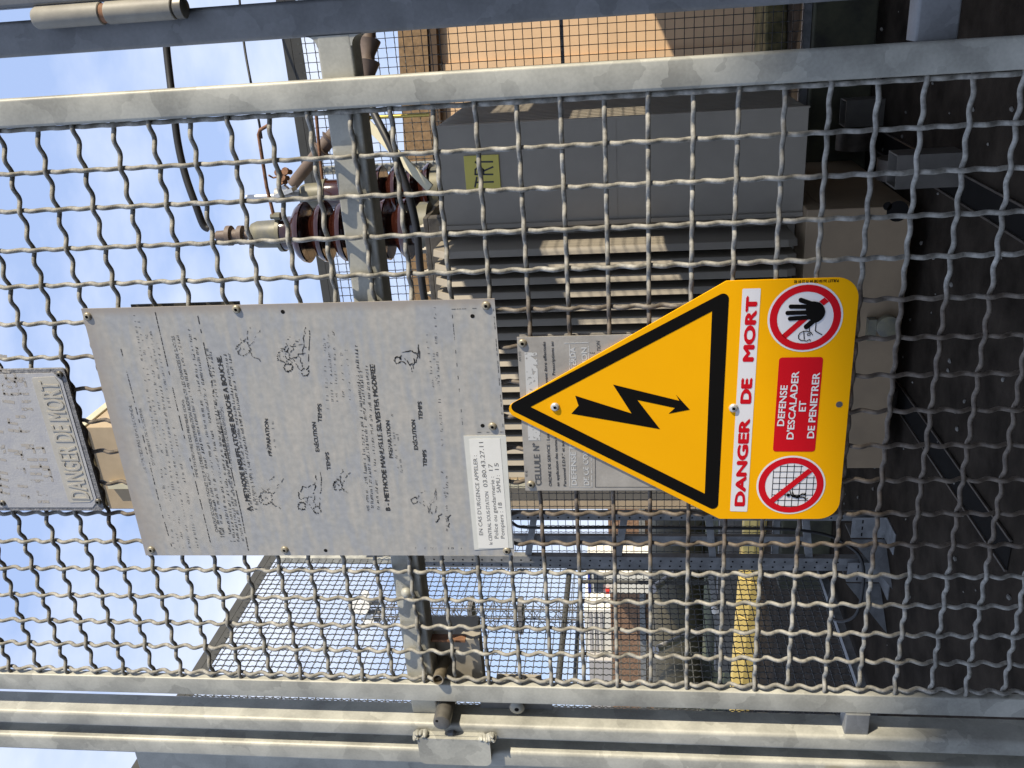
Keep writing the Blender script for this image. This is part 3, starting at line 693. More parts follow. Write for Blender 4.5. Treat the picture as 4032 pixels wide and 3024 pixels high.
a.build('printing', M['ink'], cel, normals=False); a2.build('printing', M['ink'], cel, normals=False); a3.build('printing', M['ink'], cel, normals=False); b.build('heading', M['ink_grey'], cel, normals=False); d_.build('small_printing', M['ink_grey'], cel, normals=False); d2.build('small_printing', M['ink_grey'], cel, normals=False); e.build('pale_printing', M['ghost'], cel, normals=False)

# small cast plate at the top
YK = -.0132
sm = thing('warning_plate', 'small cast grey DANGER DE MORT plate with raised beige letters, topmost on the gate', 'sign', (-.43, YK, 2.06))
s_tr = P(250, 1452, YK); s_bl = P(400, 2012, YK); s_tl = (s_bl[0] + .002, 2.27)
sx0, sx1, sz0 = s_bl[0], s_tr[0], s_tr[1]
a = MB(); a.prism(roundpoly([(sx0, sz0), (sx1, sz0), (sx1, 2.27), (sx0, 2.27)], [.006] * 4), YK + .0008, YK + .0055); a.build('plate', M['cast_rim'], sm, bevel=.001)
a = MB(); cut = .017
fld = [(sx0 + .006, 2.262), (sx0 + .006, sz0 + cut), (sx0 + cut, sz0 + .007), (sx1 - cut, sz0 + .007), (sx1 - .006, sz0 + cut), (sx1 - .006, 2.262)]
a.prism(fld, YK, YK + .001); a.build('field', M['cast'], sm)
zA = ZM(0, 1430, .63, YK - .0006); a = MB()
pn = [zA(195, 92), zA(340, 84), zA(372, 125), zA(582, 850), zA(560, 868), zA(430, 872)]
a.prism(roundpoly(pn, [.004, .003, .004, .002, .003, .004]), YK - .0006, YK + .0002); a.build('letter_panel', M['beige_panel'], sm)
a = MB(); put_text(a, 'DANGER DE MORT', zA(562, 850), zA(358, 112), .0285, YK - .0012, .02); 
me_ = a.build('raised_letters', M['letter_beige'], sm, normals=False)
sd = me_.modifiers.new('thick', 'SOLIDIFY'); sd.thickness = .0006; sd.offset = 0
a = MB(); random.seed(11); YPs = YP; YP = YK + .0001
for p0, p1 in ((zA(362, 868), zA(150, 110)), (zA(300, 868), zA(90, 110)), (zA(180, 860), zA(65, 130)), (zA(60, 860), zA(10, 400))): scribble(a, p0, p1, .015, .6)
YP = YPs
a.build('worn_lettering', worn('worn_beige_letters', (.42, .39, .345), keep=.6, scale=160), sm, normals=False)
for q in (zA(370, 72), zA(612, 868), zA(15, 876)): rivet(sm, q[0], q[1], YK + .0006, .0052, 'pin')

# yellow danger sign
YD = -.0114
sg = thing('danger_sign', 'bright yellow DANGER DE MORT sign with black lightning triangle', 'sign', (-.38, YD, 1.02))
zd5 = ZM(1344, 1008, .6076, YD - .0003); zd6 = ZM(2688, 1008, .6076, YD - .0003)
y1 = YD - .0003; y2 = YD - .0006; y3 = YD - .0009; y4 = YD - .0012
ap = P(1972, 1607, YD); rs = P(2880, 1103, YD); ls = P(2815, 2042, YD); rb = P(3392, 1092, YD); lb = P(3298, 2045, YD)
xr = (rs[0] + rb[0]) / 2; xl = (ls[0] + lb[0]) / 2; zb = (rb[1] + lb[1]) / 2; zs = (rs[1] + ls[1]) / 2; xc = (xr + xl) / 2
a = MB(); a.prism(roundpoly([(xc, ap[1]), (xr, zs), (xr, zb), (xl, zb), (xl, zs)], [.011, .004, .027, .027, .004], 9), YD, YD + .0018); a.build('panel', M['yellow'], sg, bevel=.0003)
to = roundpoly([zd5(1060, 978), P(2872, 1140, y1), P(2826, 2016, y1)], [.008, .007, .007], 8)
ti = [zd5(1226, 978), zd6(190, 358), zd6(143, 1540)]
a = MB(); a.flat(to, y1, [ti])
a.flat(zd5.pl([(1515, 905), (1880, 1020), (1760, 833), (2190, 938), (2168, 898), (2258, 996), (2120, 1022), (2162, 985), (1918, 933), (2065, 1122), (1490, 1022), (1537, 970)]), y1)
a.build('lightning_triangle', M['black'], sg, normals=False)
a = MB(); a.flat(roundpoly(zd6.pl([(388, 212), (507, 209), (418, 1657), (307, 1654)]), [.0015] * 4, 4), y1); a.build('white_band', M['white'], sg, normals=False)
for wd_, p, q in (('DANGER', (402, 1622), (437, 1052)), ('DE', (443, 958), (453, 790)), ('MORT', (460, 685), (487, 258))):
    a = MB(); put_text(a, wd_, zd6(*p), zd6(*q), .0137, y2, .125); a.build('red_lettering', M['red'], sg, normals=False)
a = MB(); a.flat(roundpoly(zd6.pl([(625, 658), (912, 654), (857, 1268), (584, 1267)]), [.004] * 4, 5), y1); a.build('red_panel', M['red'], sg, normals=False)
a = MB()
put_text(a, 'DEFENSE', zd6(656, 1102), zd6(681, 837), .0087, y2, .05); put_text(a, "D'ESCALADER", zd6(717, 1188), zd6(755, 746), .0087, y2, .05)
put_text(a, 'ET', zd6(797, 1007), zd6(802, 937), .0087, y2, .05); put_text(a, 'DE PENETRER', zd6(850, 1181), zd6(890, 754), .0087, y2, .05)
a.build('white_lettering', M['white'], sg, normals=False)
zh = ZM(2980, 1090, .3257, y2); zg = ZM(2960, 1780, .315, y2)
def ring(zf, c, top, bot, itop, ibot, wtop, wbot):
    C_ = zf(*c); rad = lambda p, q: (Vector(zf(*p)) - Vector(zf(*q))).length / 2
    return C_, rad(*wtop), rad(*top), rad(*itop)
Ch = Vector(zh(584, 496)); Rw = (Vector(zh(128, 496)) - Vector(zh(1040, 496))).length / 2; Rr = Rw * .945; Ri = Rw * .748
Cg = Vector(zg(488, 417)); Gw = (Vector(zg(57, 417)) - Vector(zg(920, 417))).length / 2; Gr = Gw * .945; Gi = Gw * .75
discs = []
for c, r in ((Ch, Rw), (Cg, Gw)):
    a = MB(); a.flat(circ(c.x, c.y, r), y1); discs.append(a.build('white_disc', M['white'], sg, normals=False))
a = MB(); a.flat(circ(Ch.x, Ch.y, Rr), y2, [circ(Ch.x, Ch.y, Ri)])
a.flat(zh.pl([(300, 703), (350, 748), (620, 512), (520, 512)]), y2); a.flat(zh.pl([(755, 298), (818, 250), (872, 300), (812, 345)]), y2)
a.build('prohibition_ring', M['red'], discs[0], normals=False)
a = MB(); a.flat(circ(Cg.x, Cg.y, Gr), y2, [circ(Cg.x, Cg.y, Gi)])
a.flat(zg.pl([(218, 592), (272, 634), (760, 247), (706, 207)]), y3)
a.build('prohibition_ring', M['red'], discs[1], normals=False)
a = MB(); k_ = (Vector(zh(584, 400)) - Vector(zh(584, 600))).length / 200
def cap_(mb_, zf, p, q, r, y):
    p = Vector(p); q = Vector(q); d = (q - p).normalized(); nn_ = Vector((-d.y, d.x)); pts = []
    an = math.atan2(nn_.y, nn_.x)
    for i in range(9): pts.append(p + Vector((math.cos(an + math.pi * i / 8), math.sin(an + math.pi * i / 8))) * r)
    for i in range(9): pts.append(q + Vector((math.cos(an + math.pi + math.pi * i / 8), math.sin(an + math.pi + math.pi * i / 8))) * r)
    mb_.flat([zf(*t) for t in pts], y)
for p, q, r in (((533, 281), (660, 325), 29), ((410, 360), (640, 362), 26), ((370, 437), (640, 430), 26), ((400, 506), (650, 488), 26), ((597, 604), (710, 510), 31)): cap_(a, zh, p, q, r, y3)
a.flat(zh.pl([(604, 312), (640, 296), (700, 296), (760, 309), (795, 338), (818, 380), (827, 425), (815, 470), (790, 507), (745, 541), (705, 556), (650, 520), (605, 505), (590, 400)]), y4)
S = lambda pts, wd, zf=zh, y=y3: a.stroke([zf(*p) for p in pts], wd, y)
S([(642, 668), (600, 656), (555, 662), (520, 680), (502, 712), (505, 745), (530, 767), (578, 772), (603, 778), (620, 765), (640, 758), (646, 776)], 10 * k_)
S([(565, 655), (572, 755)], 10 * k_); S([(640, 665), (660, 680), (672, 703)], 10 * k_)
S([(627 + 19 * math.cos(t * .5236), 696 + 13 * math.sin(t * .5236)) for t in range(13)], 8 * k_)
S([(632, 600), (636, 655)], 10 * k_); S([(716, 548), (706, 652), (725, 666), (787, 700)], 10 * k_)
a.build('raised_hand', M['black'], discs[0], normals=False)
a = MB(); kg = (Vector(zg(488, 300)) - Vector(zg(488, 500))).length / 200
for pts in (((272, 235), (250, 560)), ((360, 178), (325, 657)), ((448, 155), (407, 682)), ((534, 152), (492, 686)), ((620, 172), (576, 670)), ((692, 300), (665, 628)), ((778, 295), (757, 548)),
            ((360, 178), (640, 180)), ((272, 248), (652, 248)), ((266, 321), (792, 322)), ((260, 393), (806, 394)), ((258, 464), (798, 465)), ((250, 534), (757, 538)), ((303, 604), (700, 606)), ((370, 677), (578, 678))):
    a.stroke([zg(*p) for p in pts], 7 * kg, y2)
ch = zg(455, 535); a.flat(circ(ch[0], ch[1], 21 * kg, 18), y4)
a.flat(zg.pl([(485, 530), (520, 533), (560, 545), (600, 538), (610, 562), (570, 578), (500, 560)]), y4)
for pts, wd in ((((492, 545), (475, 480)), 10), (((530, 545), (507, 495)), 10), (((590, 545), (630, 520), (668, 525)), 15), (((664, 510), (673, 536)), 9), (((598, 560), (650, 563), (676, 590)), 15), (((668, 592), (695, 578)), 11)):
    a.stroke([zg(*p) for p in pts], wd * kg, y4)
a.build('climbing_figure', M['black'], discs[1], normals=False)
a = MB(); put_text(a, 'PUILLET 26150 DIE 04 75 22 01 02', zd6(1013, 151), zd6(722, 158), .0034, y1, .05); a.build('small_imprint', M['black'], sg, normals=False)
rivet(sg, *zd5(1385, 978), YD, .0060, 'alu'); rivet(sg, *zd6(330, 985), YD, .0060, 'alu')
hq = zd6(1015, 962); a = MB(); a.flat(circ(hq[0], hq[1], .0042, 20), y1); a.build('screw_hole', M['ink_grey'], sg, normals=False)


# ------------------------------------------------------------------ enclosure: mesh panels at the back and on the left
def far_mesh(mb_, o, u, nrm, wdt, z0, z1, r=.0028):
    o = Vector(o); u = Vector(u); nv = Vector(nrm)
    for i in range(int(wdt / .05) + 1):
        mb_.crimp(o + u * (.05 * i) + Vector((0, 0, z0)), (0, 0, 1), nv, z1 - z0, .05, r, r, 1 if i % 2 else -1, 0, per=6, n=4)
    for j in range(int((z1 - z0) / .05) + 1):
        mb_.crimp(o + Vector((0, 0, z0 + .05 * j)), u, nv, wdt, .05, r, r, -1 if j % 2 else 1, 0, per=6, n=4)


YB = 4.03; XL = -3.42
zr = at(1110, 160, Y=YB).z
bp_ = thing('mesh_fence', 'galvanised mesh fence panel standing behind the transformer, under the orange wall', 'fence panel', (-1.3, YB, .3))
a = MB(); far_mesh(a, (XL + .03, YB - .012, 0), (1, 0, 0), (0, 1, 0), 3.9, .36, zr - .09); a.build('wire_mesh', M['wire_far'], bp_, normals=False)
a = MB(); a.box(XL + .03, .72, YB, YB + .05, zr - .05, zr); a.box(XL + .03, .72, YB + .001, YB + .006, zr - .11, zr - .0502); a.build('top_rail', M['pole'], bp_, bevel=.002)
a = MB(); a.box(-.757, -.712, YB, YB + .045, .3, zr - .1105); a.build('upright', M['zinc'], bp_, bevel=.002)
a = MB(); a.box(.60, .65, YB, YB + .045, .3, zr - .1105); a.build('upright', M['zinc_dark'], bp_, bevel=.002)
zm = at(2213, 150, Y=YB).z
a = MB(); a.box(-.711, .5995, YB, YB + .03, zm - .007, zm + .007); a.build('middle_rail', M['zinc_dark'], bp_)
a = MB(); a.box(XL + .03, .72, YB, YB + .045, .315, .355); a.build('bottom_rail', M['zinc_dark'], bp_)
a = MB(); a.box(-3.6, .72, YB - .06, YB + .22, 0, .312)
tag(a.build('low_wall', M['conc_dark'], bevel=.01), 'low concrete wall, darkened by painted shade, under the mesh panel behind the transformer', 'wall')
ztop = at(1035, 2195, X=XL).z
lp_ = thing('mesh_fence', 'tall mesh fence panel along the left side of the enclosure, street showing through it', 'fence panel', (XL, 2.8, .05))
a = MB(); far_mesh(a, (XL + .012, 1.45, 0), (0, 1, 0), (-1, 0, 0), 2.55, .10, ztop - .085, .0034); a.build('wire_mesh', M['wire_far'], lp_, normals=False)
a = MB(); a.box(XL - .05, XL, 1.40, YB + .05, ztop - .05, ztop); a.box(XL - .006, XL - .001, 1.40, YB + .05, ztop - .10, ztop - .0502); a.build('top_rail', M['pole'], lp_, bevel=.002)
a = MB(); a.box(XL - .05, XL - .001, YB, YB + .05, .0, ztop - .1005); a.build('upright', M['zinc'], lp_, bevel=.002)
a = MB(); a.box(XL - .05, XL - .001, 1.40, 1.45, .0, ztop - .1005); a.build('upright', M['zinc'], lp_, bevel=.002)
a = MB(); a.box(XL - .045, XL + .0, 1.452, YB - .002, .03, .075); a.build('bottom_rail', M['zinc_dark'], lp_)

# unseen walls added to shade the transformer and orange wall, gaps for sun patches
cw = thing('shade_wall', 'added concrete side wall out of view, shades the transformer, meshed gaps pass sun patches', 'wall', (.80, 2.4, 0))
HW = 2.86
a = MB(); a.box(.76, .90, .30, 2.00, 0, HW); a.box(.76, .90, 2.00, 2.36, 0, 1.90); a.box(.76, .90, 2.00, 2.36, 2.50, HW)
a.box(.76, .90, 2.36, 2.52, 0, HW); a.box(.76, .90, 2.52, 2.90, 0, 1.72); a.box(.76, .90, 2.52, 2.90, 2.12, HW); a.box(.76, .90, 2.90, 3.3, 0, 2.27); a.box(.76, .90, 2.90, 3.3, 2.52, HW); a.box(.76, .90, 3.3, 4.60, 0, HW)
a.build('wall', M['conc'], cw)
a = MB(); far_mesh(a, (.80, 2.02, 0), (0, 1, 0), (1, 0, 0), 1.25, 1.74, 2.5); a.build('wire_mesh', M['wire_far'], cw, normals=False)
a = MB(); a.box(2.5, 2.7, 5.2, 9.4, 0, 2.2)  # second unseen wall, added to shade the orange building's lower part
tag(a.build('shade_wall', M['conc']), 'added concrete wall out of view, shades the foot of the orange building', 'wall')
# unseen building added behind the viewer so its roof line shades the gate
nb = thing('shade_building', 'added low pitched building behind the viewer, out of view, shading the lower gate', 'building', (16, -8, 0))
a = MB(); a.prism([(6, 0), (26, 0), (26, 5.0), (16, 7.66), (6, 5.0)], -12, -4); a.build('wall', M['brick'], nb)
a = MB(); a.prism([(5.6, 4.90), (16, 7.67), (26.4, 4.90), (26.4, 5.05), (16, 7.82), (5.6, 5.05)], -12.3, -3.999); a.build('roof', M['conc'], nb)

# ------------------------------------------------------------------ transformer
tr = thing('transformer', 'grey power transformer with rows of cooling fins, yellow TR1 tag and brown bushings', 'transformer', (-1.3, 3.4, .06))
ZF0, ZF1 = .515, 2.115
a = MB(); a.box(-2.08, -.845, 3.06, 3.96, .52, 2.20); a.build('tank', M['tr'], tr)
M['grime'] = paint('oily_grime', (.05, .043, .034), rough=.5, var=.5, scale=14, col2=(.13, .115, .09))
a = MB(); a.box(-2.14, -.80, 2.99, 4.02, 2.2002, 2.225); a.box(-2.14, -.80, 2.985, 3.05, 2.13, 2.1995); cov = a.build('cover', M['grime'], tr, bevel=.004)
for k in range(12):
    a = MB(); a.lathe((-.85 - k * .11, 3.02, 2.2255), (0, 0, 1), [(0, .016), (.012, .016), (.013, .01), (.03, .01)], 6); a.build('cover_bolt', M['pin'], cov)
a = MB()
a.box(-.842, -.392, 2.9285, 2.9298, 1.32, 1.324)
a.build('weld_seam', M['tr'], tr)
a = MB()
yk = 2.93
while yk < 3.93:
    a.prism(roundpoly([(-.842, ZF0), (-.385, ZF0), (-.385, ZF1), (-.842, ZF1)], [0, .012, .012, 0], 3), yk, yk + .014); yk += .0545
a.build('side_fins', M['tr'], tr, bevel=.003)
a = MB(); a.prism(roundpoly([(-.390, ZF0 - .004), (-.381, ZF0 - .004), (-.381, ZF1 + .004), (-.390, ZF1 + .004)], [0] * 4), 2.926, 2.948); a.box(-.846, -.826, 2.915, 2.9295, ZF0, ZF1 + .02); a.build('fin_edging', M['tr'], tr, bevel=.002)
a = MB()
xk = -.905
while xk > -2.05:
    vs = [(3.059, .56), (2.775, .56), (2.76, .60), (2.76, 2.09), (2.81, 2.15), (3.059, 2.15)]
    vl = [(3.059, .56), (2.755, .56), (2.738, .60), (2.738, 2.09), (2.79, 2.15), (3.059, 2.15)]
    n = len(vs)
    a.add([(xk - (.0 if y < 3 else .011), y, z) for y, z in vs] + [(xk - .027 + (0 if y < 3 else .004), y, z) for y, z in vl], [tuple(range(n)), tuple(range(2 * n - 1, n - 1, -1))] + [(i, (i + 1) % n, n + (i + 1) % n, n + i) for i in range(n)])
    xk -= .0655
a.build('front_fins', M['tr'], tr, bevel=.003)
a = MB(); a.box(-2.06, -.80, 2.84, 2.87, .075, .515); a.box(-.83, -.80, 2.8702, 3.95, .075, .45); a.box(-2.06, -2.03, 2.8702, 3.95, .075, .45); a.box(-2.06, -.80, 2.8702, 3.95, .4502, .514)
base = a.build('base_frame', M['tr_beige'], tr, bevel=.004)
a = MB()
for px, py, r in ((3495, 812, .018), (3535, 832, .045)):
    q = at(px, py, Y=2.839); a.lathe((q.x, 2.8398, q.z), (0, -1, 0), [(0, r), (.0004, r)], 20)
a.build('lifting_holes', M['hole'], base)
q = at(3440, 1275, Y=2.83); a = MB(); a.lathe((q.x, 2.839, q.z - .05), (0, -1, 0), [(0, .03), (.03, .03), (.032, .05), (.06, .05), (.065, .02)], 20); a.box(q.x - .07, q.x + .03, 2.80, 2.8395, q.z - .005, q.z + .03); a.build('drain_valve', M['capgrey'], tr, smooth=True)
# wheels on the rails
for xx in (-.672, -1.75):
    for yy in (3.0, 3.8):
        a = MB(); a.lathe((xx - .045, yy, .105), (1, 0, 0), [(0, .03), (.001, .095), (.09, .095), (.0905, .03)], 26); a.build('wheel', M['railsteel'], tr, smooth=True)
q0 = at(1825, 615, Y=2.925); q1 = at(1973, 757, Y=2.925)
a = MB(); a.box(q1.x, q0.x, 2.9245, 2.9295, q1.z, q0.z); lab = a.build('number_tag', M['tag_yellow'], tr, bevel=.001)
zt2 = ZM(1344, 0, .6076, 2.924); a = MB()
for pts in (((866, 1212), (878, 1150)), ((872, 1182), (985, 1178)), ((868, 1130), (982, 1130)), ((868, 1130), (868, 1100), (882, 1086), (905, 1086), (920, 1100), (922, 1130)), ((922, 1108), (982, 1082)), ((882, 1062), (868, 1050), (980, 1048))):
    a.stroke([zt2(*p) for p in pts], .0075, 2.924)
a.build('lettering', M['ink'], lab, normals=False)


def bushing(x, y, zb, zsheds, pitch, nsh, rs, rc, zcap0, zcap1, name='bushing'):
    prof = [(0, rc * 1.25), (.05, rc * 1.25), (.052, rc)]
    z = zsheds - zb
    for k in range(nsh):
        prof += [(z - pitch * .06, rc), (z + pitch * .0, rc * 1.12), (z - pitch * .12, rs * .86), (z - pitch * .22, rs * .96), (z - pitch * .17, rs), (z - pitch * .02, rs * .985), (z + pitch * .18, rs * .88), (z + pitch * .36, rc * 1.22), (z + pitch * .46, rc * 1.05), (z + pitch * .56, rc)]
        z += pitch
    prof += [(zcap0 - zb, rc)]
    b = MB(); b.lathe((x, y, zb), (0, 0, 1), prof, 40); o = b.build(name, M['porc'], tr, smooth=True)
    b = MB(); h = zcap1 - zcap0; b.lathe((x, y, zcap0), (0, 0, 1), [(0, rc * 1.0), (.003, rc * 1.08), (.022, rc * 1.08), (.024, rc * .84), (h * .8, rc * .80), (h * .95, rc * .68), (h, rc * .4)], 30); b.build('terminal_cap', M['capgrey'], o, smooth=True)
    b = MB(); b.lathe((x, y, zb - .001), (0, 0, 1), [(0, rc * 1.5), (.045, rc * 1.5), (.06, rc * 1.3)], 30); b.build('clamp_ring', M['capgrey'], o, smooth=True)
    return o
zA_ = lambda px: at(px, 905, Y=3.15).z
zB_ = lambda px: at(px, 757, Y=3.5).z
xA = at(1400, 908, Y=3.15).x; xB = at(1500, 757, Y=3.5).x
bA = bushing(xA, 3.15, 2.225, zA_(1600), (zA_(1180) - zA_(1600)) / 5.2, 6, .150, .083, zA_(1120), zA_(988))
bB = bushing(xB, 3.5, 2.225, zB_(1690), zB_(1500) - zB_(1562), 6, .137, .078, zB_(1292), zB_(1182))
bushing(-1.75, 3.4, 2.225, 2.36, .1, 5, .135, .08, 2.86, 3.0)
# terminal stud of the near bushing, with two ring clamps
b = MB(); z0, z1 = zA_(990), zA_(835); h = z1 - z0
b.lathe((xA, 3.15, z0 - .01), (0, 0, 1), [(0, .03), (h * .12, .022), (h * .25, .022), (h * .27, .048), (h * .38, .048), (h * .4, .03), (h * .55, .03), (h * .57, .05), (h * .68, .05), (h * .70, .028), (h * .95, .026), (h * 1.0, .014)], 24); b.build('terminal_stud', M['term'], bA, smooth=True)
# arcing horns
b = MB(); b.tube([at(1078, 850, Y=3.1), at(1050, 735, Y=3.1), at(1032, 620, Y=3.1), at(1018, 530, Y=3.1), at(1024, 512, Y=3.1), at(1058, 492, Y=3.1)], .0085, 10); b.build('arcing_horn', M['rust'], bA, smooth=True)
q = at(1082, 852, Y=3.1); b = MB(); b.lathe(q - Vector((0, 0, .03)), (0, 0, 1), [(0, .02), (.03, .02), (.032, .014), (.05, .014)], 8); b.build('horn_socket', M['capgrey'], bA)
b = MB(); b.tube([at(1272, 725, Y=3.5), at(1258, 600, Y=3.5), at(1245, 450, Y=3.5), at(1236, 330, Y=3.5)], .0085, 10); b.build('arcing_horn', M['rust'], bB, smooth=True)
# far bushing's clamp: aluminium rod, bolted lug and loose bolts
b = MB(); b.tube([at(972, 777, Y=3.48), at(1095, 772, Y=3.48)], .0135, 14); b.tube([at(1085, 770, Y=3.46), at(1190, 770, Y=3.48)], [.04, .03], 14)
q = at(1122, 745, Y=3.42); b.beam(q + Vector((0, 0, -.05)), q + Vector((-.03, 0, .05)), .07, .02); b.lathe(q, (0, -1, 0), [(0, .026), (.03, .026)], 6); b.build('cable_clamp', M['alu'], bB, smooth=True)
b = MB(); q = at(1125, 700, Y=3.42)
for dx, dz in ((0, 0), (.025, .02), (-.02, .015), (.03, -.02)): b.lathe(q + Vector((dx, 0, dz)), (.3, -1, .2), [(-.02, .013), (.02, .013), (.021, .02), (.035, .02)], 8)
b.tube([q + Vector((.01, 0, .01)), at(1075, 700, Y=3.42), at(1058, 690, Y=3.4)], .005, 8); b.build('clamp_bolts', M['rust'], bB, smooth=True)

# cables and their ends
def cable(name, label, pts, r, mat='rubber', cat='cable'):
    P_ = [at(x, y, Y=Y) for x, y, Y in pts]; out_ = []
    for i in range(len(P_) - 1):
        p0 = P_[max(i - 1, 0)]; p1 = P_[i]; p2 = P_[i + 1]; p3 = P_[min(i + 2, len(P_) - 1)]
        for k in range(6):
            t = k / 6; out_.append(.5 * ((2 * p1) + (p2 - p0) * t + (2 * p0 - 5 * p1 + 4 * p2 - p3) * t * t + (3 * p1 - p0 - 3 * p2 + p3) * t ** 3))
    out_.append(P_[-1]); b_ = MB(); b_.tube(out_, r, 12)
    return tag(b_.build(name, M[mat], smooth=True), label, cat)
cb = cable('power_cable', 'thick black cable curving up from the nearest brown bushing', [(822, 900, 3.15), (800, 885, 3.15), (768, 800, 3.16), (730, 690, 3.2), (700, 560, 3.25), (680, 400, 3.3), (668, 300, 3.35), (655, 180, 3.4), (645, 20, 3.45), (640, -200, 3.5)], .0185)
cable('overhead_wire', 'thin dark wire hanging high in the sky beside the gate stile', [(1030, 545, 3.62), (1018, 470, 3.62), (985, 310, 3.7), (960, 165, 3.8), (940, -40, 3.9), (925, -300, 4.0)], .0065)
cable('power_cable', 'black cable running down in front of the brown bushings past the yellow rod', [(1365, 120, 3.2), (1385, 200, 3.15), (1422, 330, 3.05), (1475, 450, 2.95), (1545, 590, 2.85), (1603, 745, 2.8), (1640, 900, 2.8), (1655, 1060, 2.8), (1672, 1180, 2.8), (1700, 1320, 2.85), (1720, 1500, 2.95), (1725, 1700, 3.05)], .0175)
te = thing('cable_termination', 'brown cable termination with flared skirts hanging against the sky at the upper right', 'cable end', (.0, 3.9, 2.6))
q0 = at(1455, 60, Y=3.75); q1 = at(1440, 345, Y=3.6); d = q1 - q0; ln = d.length
b = MB(); b.lathe(q0, d, [(0, .036), (ln * .33, .036), (ln * .36, .064), (ln * .39, .060), (ln * .55, .038), (ln * .63, .039), (ln * .66, .066), (ln * .69, .060), (ln * .88, .036), (ln * .9, .052), (ln * .93, .046), (ln * 1.25, .036)], 26); b.build('sheath', M['term'], te, smooth=True)
ar = thing('cable_termination', 'light brown cable sleeve with flared ring, slanting behind the middle rail', 'cable end', (-.6, 3.5, 2.6))
q0 = at(1150, 730, Y=3.55); q1 = at(1300, 545, Y=3.6); d = q1 - q0; ln = d.length
b = MB(); b.lathe(q0, d, [(0, .029), (.004, .031), (ln * .62, .033), (ln * .66, .036), (ln * .72, .038), (ln * .76, .050), (ln * .80, .037), (ln * .95, .037), (ln * 1.0, .052), (ln * 1.02, .036), (ln * 1.5, .034)], 26); b.build('sleeve', M['term'], ar, smooth=True)
b = MB(); b.lathe(q0 + d * .76 - d.normalized() * .004, d, [(0, .046), (.002, .050), (.010, .052), (.012, .046)], 26); b.build('collar', M['term'], ar, smooth=True)
b = MB(); b.tube([at(1335, 468, Y=3.35), at(1690, 452, Y=3.35)], .0095, 14)
rod = thing('threaded_rod', 'shiny yellow zinc rod standing upright between the bushings and the gate stile', 'rod', tuple(at(1690, 452, Y=3.35)))
b.build('shaft', M['gold'], rod, smooth=True)
q = at(1442, 462, Y=3.33); b = MB(); b.box(q.x - .03, q.x + .03, 3.315, 3.36, q.z - .012, q.z + .012); b.build('clamp_nut', M['alu'], rod, bevel=.002)
b = MB(); b.beam(at(1432, 472, Y=3.2), at(1695, 742, Y=3.0), .042, .012, up=(0, -1, 0))
stp = thing('insulating_strap', 'cream flat strap slanting across the bushings to the transformer corner', 'strap', tuple(at(1695, 742, Y=3.0)))
b.build('strap', M['cream'], stp, bevel=.002)
q = at(1562, 545, Y=3.1); b = MB(); b.lathe(q + Vector((0.005, 0, .02)), (.8, -.2, .6), [(0, .012), (.02, .012), (.021, .02), (.03, .02)], 12); b.build('strap_bolt', M['cream'], stp, smooth=True)

# ------------------------------------------------------------------ rails, stubs and cable ladder inside the enclosure
def rail(x0, x1, y0, y1, label):
    r = thing('floor_rail', label, 'rail', ((x0 + x1) / 2, (y0 + y1) / 2, 0), 'floor rails of the transformer')
    b = MB(); b.box(x0, x0 + .008, y0, y1, .004, .012); b.box(x1 - .008, x1, y0, y1, .004, .012); b.build('rail_edge', M['railsteel'], r)
    b = MB(); b.box(x0 + .0081, x1 - .0081, y0 + .002, y1, .003, .0045); b.build('groove', M['hole'], r)
rail(-.727, -.612, .9, 4.0, 'right hand steel floor rail, running out past the transformer corner')
rail(-1.815, -1.685, 1.66, 4.0, 'left hand steel floor rail, ending short in front of the transformer')
def stub(px, py, Y, label, s_=.13):
    q = at(px, py, Y=Y); r = thing('square_stub', label, 'steel stub', (q.x, Y, 0), 'open steel stubs beside the transformer')
    b = MB(); t = .006; x0, x1, y0, y1 = q.x - s_ / 2, q.x + s_ / 2, Y, Y + s_
    b.box(x0, x1, y0, y0 + t, 0, q.z); b.box(x0, x1, y1 - t, y1, 0, q.z); b.box(x0, x0 + t, y0 + t, y1 - t, 0, q.z); b.box(x1 - t, x1, y0 + t, y1 - t, 0, q.z); b.build('tube', M['stub'], r)
stub(3530, 680, 2.55, 'nearer open topped square steel stub, low beside the transformer base')
stub(3330, 450, 3.7, 'farther open topped square steel stub, beside the transformer base')
ld = thing('cable_ladder', 'upright galvanised cable ladder of two perforated posts on slotted feet', 'cable ladder', (-2.55, 3.0, 0))
yl = 3.0
xp = [at(2400, 2036, Y=yl).x, at(2600, 2207, Y=yl).x]
for xx in xp:
    b = MB(); b.box(xx - .020, xx + .020, yl, yl + .004, .02, 2.6); b.box(xx + .016, xx + .020, yl + .0042, yl + .04, .02, 2.6)
    if xx == xp[1]: b.box(xx - .065, xx - .024, yl + .012, yl + .016, .02, 2.6)
    po = b.build('post', M['zinc_dark'], ld)
    b = MB(); z = .1
    while z < 2.55:
        b.lathe((xx - .004, yl - .0001, z), (0, -1, 0), [(0, .0055), (.0004, .0055)], 8)
        if xx == xp[1]: b.lathe((xx - .045, yl + .0119, z + .005), (0, -1, 0), [(0, .0055), (.0004, .0055)], 8)
        z += .054
    b.build('punched_holes', M['hole'], po)
for px in (2085, 2440, 2815, 3195):
    q0 = at(px + (20 if px < 2500 else -25), 2045, Y=yl + .02); q1 = at(px, 2185, Y=yl + .02)
    b = MB(); b.beam((xp[0], yl + .024, q0.z), (xp[1], yl + .024, q1.z + .01), .030, .036); b.build('rung', M['zinc_dark'], ld)
b = MB(); x2 = (xp[0] + xp[1]) / 2; b.box(x2 - .075, x2 - .015, yl + .05, yl + .075, .35, 2.4); b.build('flat_bar', M['zinc_dark'], ld)
